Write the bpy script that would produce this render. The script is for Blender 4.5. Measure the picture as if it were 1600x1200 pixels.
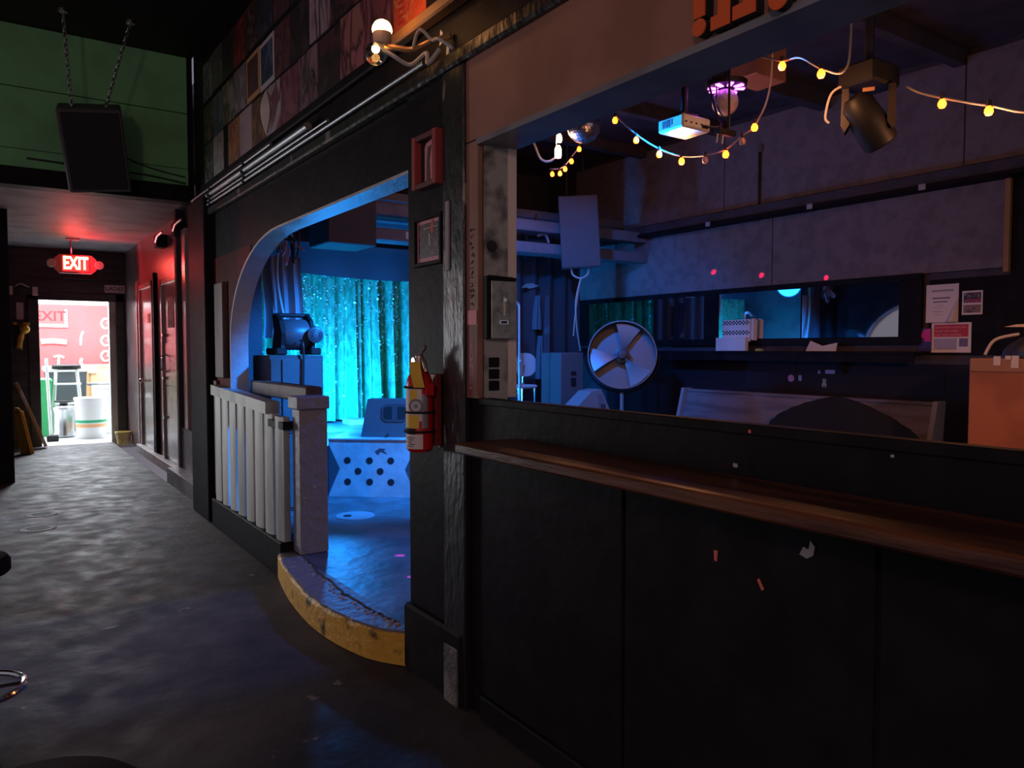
import bpy, math, random
from mathutils import Matrix, Vector
random.seed(7)
for o in list(bpy.data.objects): bpy.data.objects.remove(o)
S = bpy.context.scene
COL = S.collection
R = math.radians

# ------------------------------------------------------------------ camera
EYE = Vector((0, 0, 1.45)); YAW = R(34.3); PITCH = R(2.6); FPX = 1200.0
cd = bpy.data.cameras.new('camera'); cam = bpy.data.objects.new('camera', cd); COL.objects.link(cam)
cam.location = EYE; cam.rotation_euler = (R(90) - PITCH, 0, -YAW)
cd.sensor_width = 36; cd.lens = FPX / 1600 * 36; cd.clip_start = .05
S.camera = cam
# ------------------------------------------------------------------ world, exposure
W = bpy.data.worlds.new('world'); S.world = W; W.use_nodes = True
W.node_tree.nodes['Background'].inputs[0].default_value = (.80, .74, .90, 1)
W.node_tree.nodes['Background'].inputs[1].default_value = .22
S.view_settings.view_transform = 'Standard'; S.view_settings.look = 'None'
S.view_settings.gamma = 1; S.view_settings.use_curve_mapping = False
S.view_settings.exposure = 0.0
# ------------------------------------------------------------------ large lights
def light(name, kind, loc, power, color, target=None, size=None, size_y=None, spot=None, blend=.3, radius=None, spread=None):
    l = bpy.data.lights.new(name, kind); l.energy = power; l.color = color
    o = bpy.data.objects.new(name, l); COL.objects.link(o); o.location = loc
    if target is not None:
        o.rotation_euler = (Vector(target) - Vector(loc)).to_track_quat('-Z', 'Y').to_euler()
    if kind == 'AREA':
        l.shape = 'RECTANGLE'; l.size = size or 1; l.size_y = size_y or size or 1
        if spread: l.spread = spread
    if kind == 'SPOT': l.spot_size = R(spot or 60); l.spot_blend = blend
    if radius is not None and kind in ('SPOT', 'POINT'): l.shadow_soft_size = radius
    return o
LED = (.012, .27, 1.0)
# daylight falling into the yard behind the exit door
light('yard_daylight', 'AREA', (1.3, 15.2, 3.25), 400, (.86, .94, 1.0), (1.2, 14.6, 0), 2.6, 1.8)
light('yard_skylight', 'AREA', (1.15, 15.9, 2.75), 210, (.80, .92, 1.0), (1.05, 10.0, .2), 1.4, .5)
# unseen cool light added left of the hall to brighten the balustrade
light('balustrade_fill', 'AREA', (-1.35, 9.3, 1.25), 13, (.92, .96, 1.0), (1.5, 5.7, .95), .8, 1.7, spread=R(75))
# unseen red light added at far left to redden the arch wall
light('red_wall_fill', 'AREA', (-3.6, 6.9, 2.0), 6, (1.0, .06, .08), (1.5, 6.4, 1.9), .8, .3)
# the dim lamps over the bar counter behind the camera
light('bar_lamp', 'AREA', (-2.4, -1.8, 2.9), 31, (1.0, .62, .52), (1.5, 3.0, 1.4), .5, .5)
light('bar_lamp_amber', 'SPOT', (0.3, -1.6, 2.3), 300, (1.0, .42, .20), (5.6, 2.5, 1.42), spot=27, blend=.6, radius=.1)
# stage LED wash: floor cans at the back of the stage and a can hung in the room
light('stage_floor_wash', 'AREA', (2.75, 7.55, .80), 80, LED, (3.6, 8.5, 1.0), .35, .35, spread=R(130))
light('stage_floor_uplight', 'POINT', (2.85, 7.3, 1.0), 72, LED, radius=.05)
light('room_can_wash', 'SPOT', (2.7, 4.4, 3.3), 440, (.010, .20, 1.0), (5.6, 6.7, 1.3), spot=58, blend=.8, radius=.1)
light('stage_front_wash', 'SPOT', (4.0, 3.6, 3.3), 2600, (.004, .24, 1.0), (2.8, 6.7, .6), spot=46, blend=.5, radius=.12)
light('stage_beam', 'SPOT', (2.35, 7.35, 1.05), 8000, LED, (3.5, 3.42, 2.84), spot=4.6, blend=.5, radius=.03)
light('arch_wash', 'SPOT', (5.0, 4.35, 3.3), 380, (.01, .17, 1.0), (1.25, 4.3, 0), spot=26, blend=.5, radius=.05)
light('stage_side_wash', 'POINT', (4.4, 6.2, 2.3), 7, (.010, .21, 1.0), radius=.15)

# ------------------------------------------------------------------ pixel helpers (photo frame 1600x1200 -> points in the room)
FW = Vector((math.sin(YAW) * math.cos(PITCH), math.cos(YAW) * math.cos(PITCH), -math.sin(PITCH)))
RT = Vector((math.cos(YAW), -math.sin(YAW), 0)); UP = RT.cross(FW)
def ray(x, y): return FW + RT * ((x - 800) / FPX) + UP * ((600 - y) / FPX)
def atX(x, y, v): d = ray(x, y); return EYE + d * (v / d.x)
def atY(x, y, v): d = ray(x, y); return EYE + d * (v / d.y)
def atZ(x, y, v): d = ray(x, y); return EYE + d * ((v - EYE.z) / d.z)

# ------------------------------------------------------------------ materials
def mat(name, c, r=.55, m=0.0, c2=None, sc=4, lo=.45, hi=.6, bump=0.0, bsc=40, es=0.0, ec=None, spec=.5, stretch=None, detail=6, alpha=None, trans=0.0):
    M = bpy.data.materials.get(name)
    if M: return M
    M = bpy.data.materials.new(name); M.use_nodes = True
    N = M.node_tree.nodes; L = M.node_tree.links; b = N['Principled BSDF']
    b.inputs['Base Color'].default_value = (*c, 1); b.inputs['Roughness'].default_value = r
    b.inputs['Metallic'].default_value = m; b.inputs['Specular IOR Level'].default_value = spec
    if trans: b.inputs['Transmission Weight'].default_value = trans
    if es:
        b.inputs['Emission Color'].default_value = (*(ec or c), 1); b.inputs['Emission Strength'].default_value = es
    if c2 is not None or bump:
        tc = N.new('ShaderNodeTexCoord'); mp = N.new('ShaderNodeMapping'); L.new(tc.outputs['Object'], mp.inputs[0])
        if stretch: mp.inputs['Scale'].default_value = stretch
    if c2 is not None:
        n = N.new('ShaderNodeTexNoise'); n.inputs['Scale'].default_value = sc; n.inputs['Detail'].default_value = detail
        L.new(mp.outputs[0], n.inputs['Vector'])
        rp = N.new('ShaderNodeValToRGB'); rp.color_ramp.elements[0].position = lo; rp.color_ramp.elements[1].position = hi
        rp.color_ramp.elements[0].color = (*c, 1); rp.color_ramp.elements[1].color = (*c2, 1)
        L.new(n.outputs['Fac'], rp.inputs[0]); L.new(rp.outputs[0], b.inputs['Base Color'])
    if bump:
        n2 = N.new('ShaderNodeTexNoise'); n2.inputs['Scale'].default_value = bsc; n2.inputs['Detail'].default_value = 5
        L.new(mp.outputs[0], n2.inputs['Vector'])
        bp = N.new('ShaderNodeBump'); bp.inputs['Strength'].default_value = bump; bp.inputs['Distance'].default_value = .02
        L.new(n2.outputs['Fac'], bp.inputs['Height']); L.new(bp.outputs[0], b.inputs['Normal'])
    return M

BLACK = mat('black_gloss_paint', (.013, .0115, .014), .5, c2=(.018, .016, .019), sc=6, bump=.12, bsc=18, spec=.06)
BLACKM = mat('black_matte', (.015, .014, .016), .75)
CHIP = mat('chipped_black_paint', (.016, .015, .016), .35, c2=(.22, .20, .20), sc=9, lo=.62, hi=.66, bump=.4, bsc=25, stretch=(1, 1, .35))
WORNW = mat('worn_wood', (.14, .085, .075), .6, c2=(.05, .035, .035), sc=5, lo=.4, hi=.62, bump=.4, bsc=16, stretch=(1, 1, .3))
GREEN = mat('green_wall_paint', (.22, .60, .26), .65, c2=(.19, .50, .22), sc=3, bump=.15, bsc=60)
BROWN = mat('brown_board_paint', (.35, .16, .11), .6, c2=(.28, .125, .085), sc=3, bump=.1, bsc=50)
HALLCEIL = mat('hall_ceiling_paint', (.36, .34, .38), .6, c2=(.24, .22, .25), sc=2.2, bump=.1)
HALLWALL = mat('glossy_maroon_wall_paint', (.20, .13, .14), .28, c2=(.13, .085, .10), sc=3, bump=.12, bsc=8)
STEEL = mat('galvanised_steel', (.55, .56, .58), .32, 1.0)
CHROME = mat('chrome', (.75, .75, .77), .12, 1.0)
DARKMETAL = mat('dark_metal', (.06, .06, .065), .4, .8)
PLASTIC = mat('black_plastic', (.014, .014, .016), .5, spec=.3)
GRILLE = mat('speaker_grille', (.125, .125, .135), .55, .3, bump=.5, bsc=250)
CABBLK = mat('speaker_cabinet_paint', (.08, .08, .085), .6, bump=.3, bsc=160)
WHITEP = mat('white_plastic', (.78, .78, .76), .4)
PAPER = mat('paper', (.78, .74, .70), .75)
CORDW = mat('pale_cord', (.55, .50, .46), .6)
CORDB = mat('black_cord', (.02, .02, .022), .5)
ROOMWALL = mat('room_wall_paint', (.075, .062, .078), .75, c2=(.055, .048, .06), sc=5, bump=.3, bsc=90)
ROOMPANEL = mat('textured_wall_panel', (.28, .235, .25), .8, c2=(.22, .185, .20), sc=8, bump=.6, bsc=140)
ROOMCEIL = mat('room_ceiling_paint', (.09, .07, .085), .7, c2=(.06, .05, .06), sc=3, bump=.3, bsc=20)
GREYPOST = mat('grey_worn_paint', (.27, .27, .31), .5, c2=(.42, .38, .36), sc=30, lo=.66, hi=.70, bump=.5, bsc=14)
SLAT = mat('pale_weathered_slat', (.50, .52, .48), .5, c2=(.30, .32, .30), sc=5, bump=.35, bsc=12, stretch=(1, 1, .2))
WOODRAIL = mat('dark_stained_wood', (.14, .05, .022), .35, c2=(.06, .022, .012), sc=5, bump=.15, bsc=14, stretch=(3, .4, 3))
ORANGE = mat('orange_sign_paint', (.85, .13, .03), .5)
RED = mat('red_enamel', (.62, .012, .016), .25)
YELLOW = mat('yellow_plastic', (.85, .42, .03), .5)
GOLDTAG = mat('yellow_card', (.85, .52, .05), .6)

def floor_mat():
    M = bpy.data.materials.new('worn_concrete_floor'); M.use_nodes = True
    N = M.node_tree.nodes; L = M.node_tree.links; b = N['Principled BSDF']; b.inputs['Specular IOR Level'].default_value = .16
    tc = N.new('ShaderNodeTexCoord')
    def noise(sc, det, st=None):
        mp = N.new('ShaderNodeMapping'); L.new(tc.outputs['Object'], mp.inputs[0])
        if st: mp.inputs['Scale'].default_value = st
        n = N.new('ShaderNodeTexNoise'); n.inputs['Scale'].default_value = sc; n.inputs['Detail'].default_value = det
        L.new(mp.outputs[0], n.inputs[0]); return n
    def ramp(n, p0, c0, p1, c1):
        r = N.new('ShaderNodeValToRGB'); e = r.color_ramp.elements
        e[0].position = p0; e[1].position = p1; e[0].color = (*c0, 1); e[1].color = (*c1, 1)
        L.new(n.outputs[0], r.inputs[0]); return r
    a = ramp(noise(1.6, 8), .35, (.040, .032, .037), .65, (.082, .066, .072))
    p = ramp(noise(5.5, 4), .69, (0, 0, 0), .72, (1, 1, 1))
    d = ramp(noise(3.2, 6), .70, (0, 0, 0), .74, (1, 1, 1))
    m1 = N.new('ShaderNodeMix'); m1.data_type = 'RGBA'; L.new(p.outputs[0], m1.inputs[0]); L.new(a.outputs[0], m1.inputs[6]); m1.inputs[7].default_value = (.20, .17, .16, 1)
    m2 = N.new('ShaderNodeMix'); m2.data_type = 'RGBA'; L.new(d.outputs[0], m2.inputs[0]); L.new(m1.outputs[2], m2.inputs[6]); m2.inputs[7].default_value = (.018, .016, .018, 1)
    L.new(m2.outputs[2], b.inputs['Base Color'])
    rr = ramp(noise(7, 5), .3, (.52,) * 3, .7, (.75,) * 3); L.new(rr.outputs[0], b.inputs['Roughness'])
    n = noise(22, 8); bp = N.new('ShaderNodeBump'); bp.inputs['Strength'].default_value = .22; bp.inputs['Distance'].default_value = .015
    L.new(n.outputs[0], bp.inputs['Height']); L.new(bp.outputs[0], b.inputs['Normal'])
    return M
FLOOR = floor_mat()

# ------------------------------------------------------------------ mesh builder
ORG = {}
class MB:
    def __init__(s, M=None): s.v = []; s.f = []; s.M = M or Matrix()
    def add(s, vs, fs):
        k = len(s.v); s.v += [s.M @ Vector(p) for p in vs]; s.f += [tuple(i + k for i in f) for f in fs]; return s
    def box(s, x0, x1, y0, y1, z0, z1, bev=0.0):
        if bev <= 0:
            return s.add([(x, y, z) for x in (x0, x1) for y in (y0, y1) for z in (z0, z1)],
                         [(0, 1, 3, 2), (4, 6, 7, 5), (0, 4, 5, 1), (2, 3, 7, 6), (0, 2, 6, 4), (1, 5, 7, 3)])
        b = min(bev, .45 * min(abs(x1 - x0), abs(y1 - y0), abs(z1 - z0)))
        vs = []; idx = {}
        for ix, x in enumerate((x0, x1)):
            for iy, y in enumerate((y0, y1)):
                for iz, z in enumerate((z0, z1)):
                    sx, sy, sz = (1, -1)[ix] * b, (1, -1)[iy] * b, (1, -1)[iz] * b
                    for ax in range(3):
                        idx[ix, iy, iz, ax] = len(vs)
                        vs.append((x + (0 if ax == 0 else sx), y + (0 if ax == 1 else sy), z + (0 if ax == 2 else sz)))
        fs = []
        for ax in range(3):
            for e in (0, 1):
                o = [a for a in range(3) if a != ax]; q = []
                for (p, r) in ((0, 0), (1, 0), (1, 1), (0, 1)):
                    k = [0, 0, 0]; k[ax] = e; k[o[0]] = p; k[o[1]] = r; q.append(idx[k[0], k[1], k[2], ax])
                fs.append(tuple(q))
        for ax in range(3):
            o = [a for a in range(3) if a != ax]
            for p in (0, 1):
                for r in (0, 1):
                    k = [0, 0, 0]; k[o[0]] = p; k[o[1]] = r; k2 = list(k); k2[ax] = 1
                    fs.append((idx[(*k, o[0])], idx[(*k, o[1])], idx[(*k2, o[1])], idx[(*k2, o[0])]))
        for ix in (0, 1):
            for iy in (0, 1):
                for iz in (0, 1): fs.append(tuple(idx[ix, iy, iz, a] for a in range(3)))
        return s.add(vs, fs)
    def prism(s, poly, axis, a, b):
        n = len(poly)
        def P(p, t): return {'x': (t, p[0], p[1]), 'y': (p[0], t, p[1]), 'z': (p[0], p[1], t)}[axis]
        vs = [P(p, a) for p in poly] + [P(p, b) for p in poly]
        return s.add(vs, [tuple(range(n)), tuple(range(2 * n - 1, n - 1, -1))] + [(i, n + i, n + (i + 1) % n, (i + 1) % n) for i in range(n)])
    def tube(s, pts, r, n=8, closed=False):
        pts = [Vector(p) for p in pts]; m = len(pts); rs = r if isinstance(r, (list, tuple)) else [r] * m
        vs = []; fs = []; prev = None
        for i, p in enumerate(pts):
            if closed: t = pts[(i + 1) % m] - pts[i - 1]
            else: t = pts[min(i + 1, m - 1)] - pts[max(i - 1, 0)]
            t = t.normalized() if t.length > 1e-9 else Vector((0, 0, 1))
            if prev is None: u = t.orthogonal().normalized()
            else:
                u = prev - t * prev.dot(t); u = u.normalized() if u.length > 1e-6 else t.orthogonal().normalized()
            prev = u; w = t.cross(u)
            for k in range(n):
                a = 2 * math.pi * k / n; vs.append(p + (u * math.cos(a) + w * math.sin(a)) * rs[i])
        for i in range(m if closed else m - 1):
            j = (i + 1) % m
            for k in range(n): fs.append((i * n + k, i * n + (k + 1) % n, j * n + (k + 1) % n, j * n + k))
        if not closed: fs += [tuple(range(n - 1, -1, -1)), tuple(range((m - 1) * n, m * n))]
        return s.add(vs, fs)
    def lathe(s, prof, c=(0, 0, 0), axis='z', n=24):
        c = Vector(c); vs = []; fs = []
        for (r, h) in prof:
            for k in range(n):
                a = 2 * math.pi * k / n; x, y = r * math.cos(a), r * math.sin(a)
                vs.append(c + Vector({'z': (x, y, h), 'x': (h, x, y), 'y': (x, h, y)}[axis]))
        for i in range(len(prof) - 1):
            for k in range(n): fs.append((i * n + k, i * n + (k + 1) % n, (i + 1) * n + (k + 1) % n, (i + 1) * n + k))
        if prof[0][0] > 1e-6: fs.append(tuple(range(n - 1, -1, -1)))
        if prof[-1][0] > 1e-6: fs.append(tuple(range((len(prof) - 1) * n, len(prof) * n)))
        return s.add(vs, fs)
    def ball(s, c, r, n=16, m=10, sz=1.0):
        return s.lathe([(max(r * math.sin(math.pi * i / m), 1e-7 if i in (0, m) else 0), -r * sz * math.cos(math.pi * i / m)) for i in range(m + 1)], c, 'z', n)
    def grid(s, fn, nu, nv):
        vs = [fn(i / nu, j / nv) for j in range(nv + 1) for i in range(nu + 1)]
        return s.add(vs, [(j * (nu + 1) + i, j * (nu + 1) + i + 1, (j + 1) * (nu + 1) + i + 1, (j + 1) * (nu + 1) + i) for j in range(nv) for i in range(nu)])
    def build(s, name, m, parent=None, smooth=False):
        if parent is not None: org = ORG[parent.name]
        else:
            xs = [p.x for p in s.v]; ys = [p.y for p in s.v]; zs = [p.z for p in s.v]
            org = Vector(((min(xs) + max(xs)) / 2, (min(ys) + max(ys)) / 2, min(zs)))
        me = bpy.data.meshes.new(name); me.from_pydata([p - org for p in s.v], [], s.f); me.update()
        o = bpy.data.objects.new(name, me); COL.objects.link(o)
        import bmesh
        bm = bmesh.new(); bm.from_mesh(me); bmesh.ops.remove_doubles(bm, verts=bm.verts, dist=1e-6)
        bmesh.ops.recalc_face_normals(bm, faces=bm.faces); bm.to_mesh(me); bm.free()
        if smooth:
            for p in me.polygons: p.use_smooth = True
            me.set_sharp_from_angle(angle=R(40))
        me.materials.append(m)
        ORG[o.name] = org
        if parent is not None: o.parent = parent
        else: o.location = org
        return o
def frame(o, r, u):
    r = Vector(r).normalized(); u = Vector(u); u = (u - r * u.dot(r)).normalized(); n = r.cross(u)
    return Matrix(((r.x, u.x, n.x, o[0]), (r.y, u.y, n.y, o[1]), (r.z, u.z, n.z, o[2]), (0, 0, 0, 1)))
def facing_hall(p): return frame(p, (0, -1, 0), (0, 0, 1))      # on a wall that looks towards -X
def facing_front(p): return frame(p, (1, 0, 0), (0, 0, 1))      # on a wall that looks towards -Y
def facing_camera(p):
    d = Vector((EYE.x - p[0], EYE.y - p[1], 0)).normalized(); return frame(p, (-d.y, d.x, 0), (0, 0, 1))
def thing(name, loc, label, cat, group=None):
    o = bpy.data.objects.new(name, None); COL.objects.link(o); o.location = loc; o.empty_display_size = .1
    ORG[o.name] = Vector(loc); tag(o, label, cat, group); return o
def tag(o, label, cat, group=None):
    o['label'] = label; o['category'] = cat
    if group: o['group'] = group
    return o
def struct(o): o['kind'] = 'structure'; return o
def text(body, size, M, m, parent, name='lettering', depth=.002, align='CENTER', bold=0.0, sx=1.0):
    c = bpy.data.curves.new('t', 'FONT'); c.body = body; c.size = size; c.extrude = depth; c.align_x = align; c.align_y = 'CENTER'; c.offset = bold
    c.resolution_u = 3
    o = bpy.data.objects.new('t', c); COL.objects.link(o)
    bpy.context.view_layer.update()
    me = o.to_mesh(); vs = [(v.co.x * sx, v.co.y, v.co.z) for v in me.vertices]; fs = [tuple(p.vertices) for p in me.polygons]
    o.to_mesh_clear(); bpy.data.objects.remove(o); bpy.data.curves.remove(c)
    return MB(M).add(vs, fs).build(name, m, parent)
def curve_pts(ps, n=8):
    """Catmull-Rom through points"""
    ps = [Vector(p) for p in ps]; out = []
    for i in range(len(ps) - 1):
        a, b, c, d = ps[max(i - 1, 0)], ps[i], ps[i + 1], ps[min(i + 2, len(ps) - 1)]
        for k in range(n):
            t = k / n
            out.append(.5 * ((2 * b) + (c - a) * t + (2 * a - 5 * b + 4 * c - d) * t * t + (3 * b - a - 3 * c + d) * t ** 3))
    out.append(ps[-1]); return out

# ================================================================== THE SETTING
WX, WB = 1.58, 1.70            # hall face and room face of the dividing wall
ZP = .16                       # floor of the raised room
XB = 6.70                      # back wall of the room
struct(MB().box(-5, WX, -3, 13.4, -.1, 0).build('floor', FLOOR))
struct(MB().box(-.6, 3.2, 13.4, 17.2, -.1, 0).build('floor', mat('yard_concrete', (.55, .56, .57), .7, c2=(.40, .41, .42), sc=3)))
# raised room floor with its rounded, once-yellow step
PLAT = mat('painted_platform_floor', (.17, .17, .19), .42, c2=(.09, .09, .10), sc=3.5, lo=.4, hi=.62, bump=.4, bsc=9)
plat = struct(MB().box(WX + .002, XB, -2.5, 9.0, 0, ZP).build('floor', PLAT))
arc = [(1.50, 4.82), (1.455, 4.6), (1.41, 4.32), (1.38, 4.02), (1.372, 3.78), (1.39, 3.55), (1.44, 3.32), (1.50, 3.20), (1.575, 3.10)]
ac = [(p.x, p.y) for p in curve_pts([(x, y, 0) for x, y in arc], 4)]
jit = [(x + random.uniform(-.006, .006), y + random.uniform(-.004, .004)) for x, y in ac]
step = MB().prism(jit + [(WX, 3.10), (WX, 4.82)], 'z', .005, ZP).build('step_slab', mat('broken_step_concrete', (.20, .19, .22), .5, c2=(.42, .38, .34), sc=14, lo=.6, hi=.7, bump=.7, bsc=18), plat)
YEL = mat('worn_yellow_paint', (.80, .44, .06), .5, c2=(.05, .04, .035), sc=11, lo=.56, hi=.70, bump=.6, bsc=26)
off = []
for i, (x, y) in enumerate(ac):
    a = ac[max(i - 1, 0)]; b = ac[min(i + 1, len(ac) - 1)]; t = Vector((b[0] - a[0], b[1] - a[1])).normalized()
    off.append((x + t.y * .012, y - t.x * .012))
cv = MB(); n = len(ac)
vs = [(x, y, .003) for x, y in off] + [(x, y, ZP - .02 + random.uniform(-.012, .006)) for x, y in off] + [(x, y, ZP - .012) for x, y in ac] + [(x, y, .003) for x, y in ac]
fs = []
for i in range(n - 1):
    for k in range(4): fs.append((k * n + i, k * n + i + 1, ((k + 1) % 4) * n + i + 1, ((k + 1) % 4) * n + i))
cv.add(vs, fs).build('painted_curb', YEL, plat)
# crack along the joint of slab and step
ck = curve_pts([(1.60, 4.62, ZP), (1.555, 4.3, ZP), (1.535, 4.0, ZP), (1.52, 3.7, ZP), (1.55, 3.4, ZP), (1.575, 3.25, ZP)], 6)
MB().tube([(p.x + random.uniform(-.012, .012), p.y, ZP - .002) for p in ck], .009, 5).build('joint_crack', BLACKM, plat)
ck2 = MB()
for p in list(ck) * 2:
    r_ = random.uniform(.003, .015)
    ck2.lathe([(r_, -.002), (r_ * .7, r_ * .35), (1e-6, r_ * .45)], (p.x - .02 + random.uniform(-.03, .012), p.y + random.uniform(-.04, .04), ZP), 'z', 5)
ck2.build('broken_edge_crumbs', mat('pale_concrete_chips', (.42, .38, .38), .8), plat)
fp = MB().lathe([(.15, 0), (.15, .004), (1e-6, .004)], atZ(555, 806, ZP), 'z', 20).build('floor_patch', mat('patch_paint', (.30, .31, .34), .4), plat)
MB().lathe([(.032, 0), (.032, .008), (1e-6, .008)], atZ(543, 807, ZP), 'z', 12).build('floor_drain', BLACKM, plat)

# dividing wall: pillar, bar-opening parapet, head, arch shoulder
mw = MB()
mw.box(WX, WB, 2.51, 3.12, 0, 2.25)
mw.box(WX, WB, -2.5, 2.51, 0, 1.235)
mw.box(WX, WB, -2.5, 7.35, 2.25, 4.05)
ell = [(5.0 + 1.23 * math.sin(t), 1.50 + .75 * math.cos(t)) for t in [math.pi / 2 * k / 14 for k in range(15)]]
mw.prism([(7.35, 0), (7.35, 2.25)] + ell + [(6.23, 0)], 'x', WX, WB)
wall_hall = struct(mw.build('wall_right', BLACK))
struct(MB().prism([(6.72, .25), (6.72, 2.2), (5.62, 2.2)] + [(y, z) for y, z in ell if y > 5.62] + [(6.23, .25)], 'x', WX - .004, WX).build('trim_31', mat('red_glow_paint', (.10, .010, .010), .6, c2=(.025, .010, .010), sc=1.6, lo=.45, hi=.62, spec=.08)))  # red lamp glow on the arch wall, painted in as maroon
# arch soffit lining (the band of board that catches the stage light)
lin = MB(); pts = [(3.12, 2.249)] + [(y, z - .001) for y, z in ell] + [(6.229, ZP)]
lin.add([(WX - .008, y, z) for y, z in pts] + [(WB + .01, y, z) for y, z in pts] + [(WX - .008, y - .012 if i > 1 else y, z - .014) for i, (y, z) in enumerate(pts)] + [(WB + .01, y - .012 if i > 1 else y, z - .014) for i, (y, z) in enumerate(pts)],
        [f for i in range(len(pts) - 1) for f in ((i, i + 1, len(pts) + i + 1, len(pts) + i), (2 * len(pts) + i, 2 * len(pts) + i + 1, 3 * len(pts) + i + 1, 3 * len(pts) + i), (i, i + 1, 2 * len(pts) + i + 1, 2 * len(pts) + i), (len(pts) + i, len(pts) + i + 1, 3 * len(pts) + i + 1, 3 * len(pts) + i))])
struct(lin.build('trim_1', mat('arch_lining_paint', (.55, .55, .56), .45, c2=(.45, .45, .47), sc=4, bump=.2)))
# brown head beam of the bar opening with its black upper moulding and dark soffit
struct(MB().box(WX - .022, WX, -2.5, 2.60, 2.245, 2.56).build('trim_2', BROWN))
struct(MB().box(WX - .03, WB + .02, -2.5, 2.515, 2.225, 2.245).build('trim_3', mat('soffit_paint', (.24, .24, .27), .4, c2=(.17, .17, .20), sc=4)))
struct(MB().box(WX - .05, WX, -2.5, 7.0, 2.56, 2.62, .01).build('trim_4', CHIP))
struct(MB().box(WX - .035, WX, 3.0, 7.0, 2.79, 2.845, .008).build('trim_5', BLACK))
struct(MB().box(WX - .06, WX, -2.5, 3.2, 2.80, 2.85, .008).build('trim_6', mat('ochre_moulding', (.24, .12, .05), .5)))
# pillar boards: dark board with pictures, glossy chipped board, brown edge board with scribbles, grey jamb lining, pale inner stop
struct(MB().box(WX - .012, WX, 2.77, 3.12, 0, 2.56).build('trim_7', BLACK))
struct(MB().box(WX - .035, WX, 2.60, 2.77, .0, 2.56, .006).build('trim_8', CHIP))
br = struct(MB().box(WX - .022, WX, 2.515, 2.60, 1.26, 2.25).build('trim_9', BROWN))
scr = MB()
def scribble(y, z0, z1, n, m, w=.018):
    s_ = MB(facing_hall((WX - .0235, y, z0)))
    for k in range(n):
        h = (z1 - z0) * k / n; q = (z1 - z0) / n
        for j in range(2):
            a = (random.uniform(-w, w), h + random.uniform(0, q * .8)); b = (random.uniform(-w, w), h + random.uniform(0, q * .8))
            s_.tube([(a[0], a[1], 0), ((a[0] + b[0]) / 2 + .004, (a[1] + b[1]) / 2, .0005), (b[0], b[1], 0)], .0022, 4)
    return s_.build('marker_scribble', m, br)
scribble(2.557, 1.62, 1.92, 13, mat('black_marker', (.02, .018, .018), .6))
scribble(2.557, 1.29, 1.50, 8, mat('pink_marker', (.72, .36, .30), .6))
MB().box(WX - .0235, WX - .022, 2.518, 2.597, 1.265, 1.54).build('red_paint_patch', mat('dull_red_paint', (.26, .07, .06), .6, c2=(.20, .08, .06), sc=8), br)
st = MB().box(WX - .025, WX - .0235, 2.522, 2.592, 1.545, 1.60).build('pink_sticker', mat('pink_sticker_vinyl', (.75, .13, .18), .5), br)
JAMB = mat('worn_jamb_metal', (.38, .355, .32), .45, c2=(.035, .03, .028), sc=6, lo=.50, hi=.62, bump=.5, bsc=18)
jb = struct(MB().box(WX + .0, WB - .018, 2.495, 2.512, 1.24, 2.225).build('trim_10', JAMB))
q = atY(768, 385, 2.495)
MB().lathe([(.022, -.004), (.022, 0), (1e-6, 0)], (q.x, 2.495, q.z), 'y', 18).build('round_hole_plate', BLACKM, jb)
for zz in (1.29, 1.335, 1.38):
    MB().box(1.592, 1.64, 2.488, 2.495, zz, zz + .038, .003).build('switch_block', BLACK, jb)
struct(MB().box(WB - .018, WB + .02, 2.49, 2.53, 1.262, 2.225).build('trim_11', mat('pale_raw_wood', (.80, .64, .57), .6, c2=(.68, .52, .46), sc=8, stretch=(1, 1, .2))))
# parapet cap and drink rail
struct(MB().box(WX - .012, WX + .03, -2.5, 2.53, 1.235, 1.262, .003).build('trim_12', BLACK))
for k in range(6):
    y1 = 2.50 - k * .80
    MB().box(WX - .012, WX, y1 - .79, y1 - .004, .10, 1.07, .004).build('bar_front_panel', BLACK, wall_hall)
struct(MB().box(WX - .03, WX, -2.5, 2.50, 0, .10, .006).build('baseboard_right', BLACK))
pl = MB().box(WX - .045, WX + .01, 2.62, 3.13, 0, .30, .012).build('pillar_plinth', BLACK, wall_hall)
MB().box(WX - .055, WX - .045, 2.63, 2.74, .0, .24, .004).build('plinth_patch', mat('scuffed_plinth', (.10, .09, .085), .6, c2=(.22, .20, .18), sc=9, lo=.5, hi=.62, bump=.5), wall_hall)
# hall corner post, hall wall, header with green boards, ceilings
struct(MB().box(1.50, 1.82, 6.72, 7.32, 0, 2.72, .01).build('wall_post', BLACK))
wl = struct(MB().box(1.80, 1.95, 7.32, 13.45, 0, 2.95).build('wall_hall', HALLWALL))
gw = struct(MB().box(-5, 1.58, 7.42, 7.5, 2.80, 4.05).build('wall_header', BLACK))
for (z0, z1, dy) in ((2.90, 3.06, 0), (3.065, 3.55, .004), (3.556, 4.045, 0)):
    MB().box(-5, 1.53, 7.40 + dy, 7.42, z0, z1, .003).build('green_board', GREEN, gw)
struct(MB().box(-5, 1.56, 7.33, 7.52, 2.76, 2.905, .008).build('trim_13', BLACK))
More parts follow.
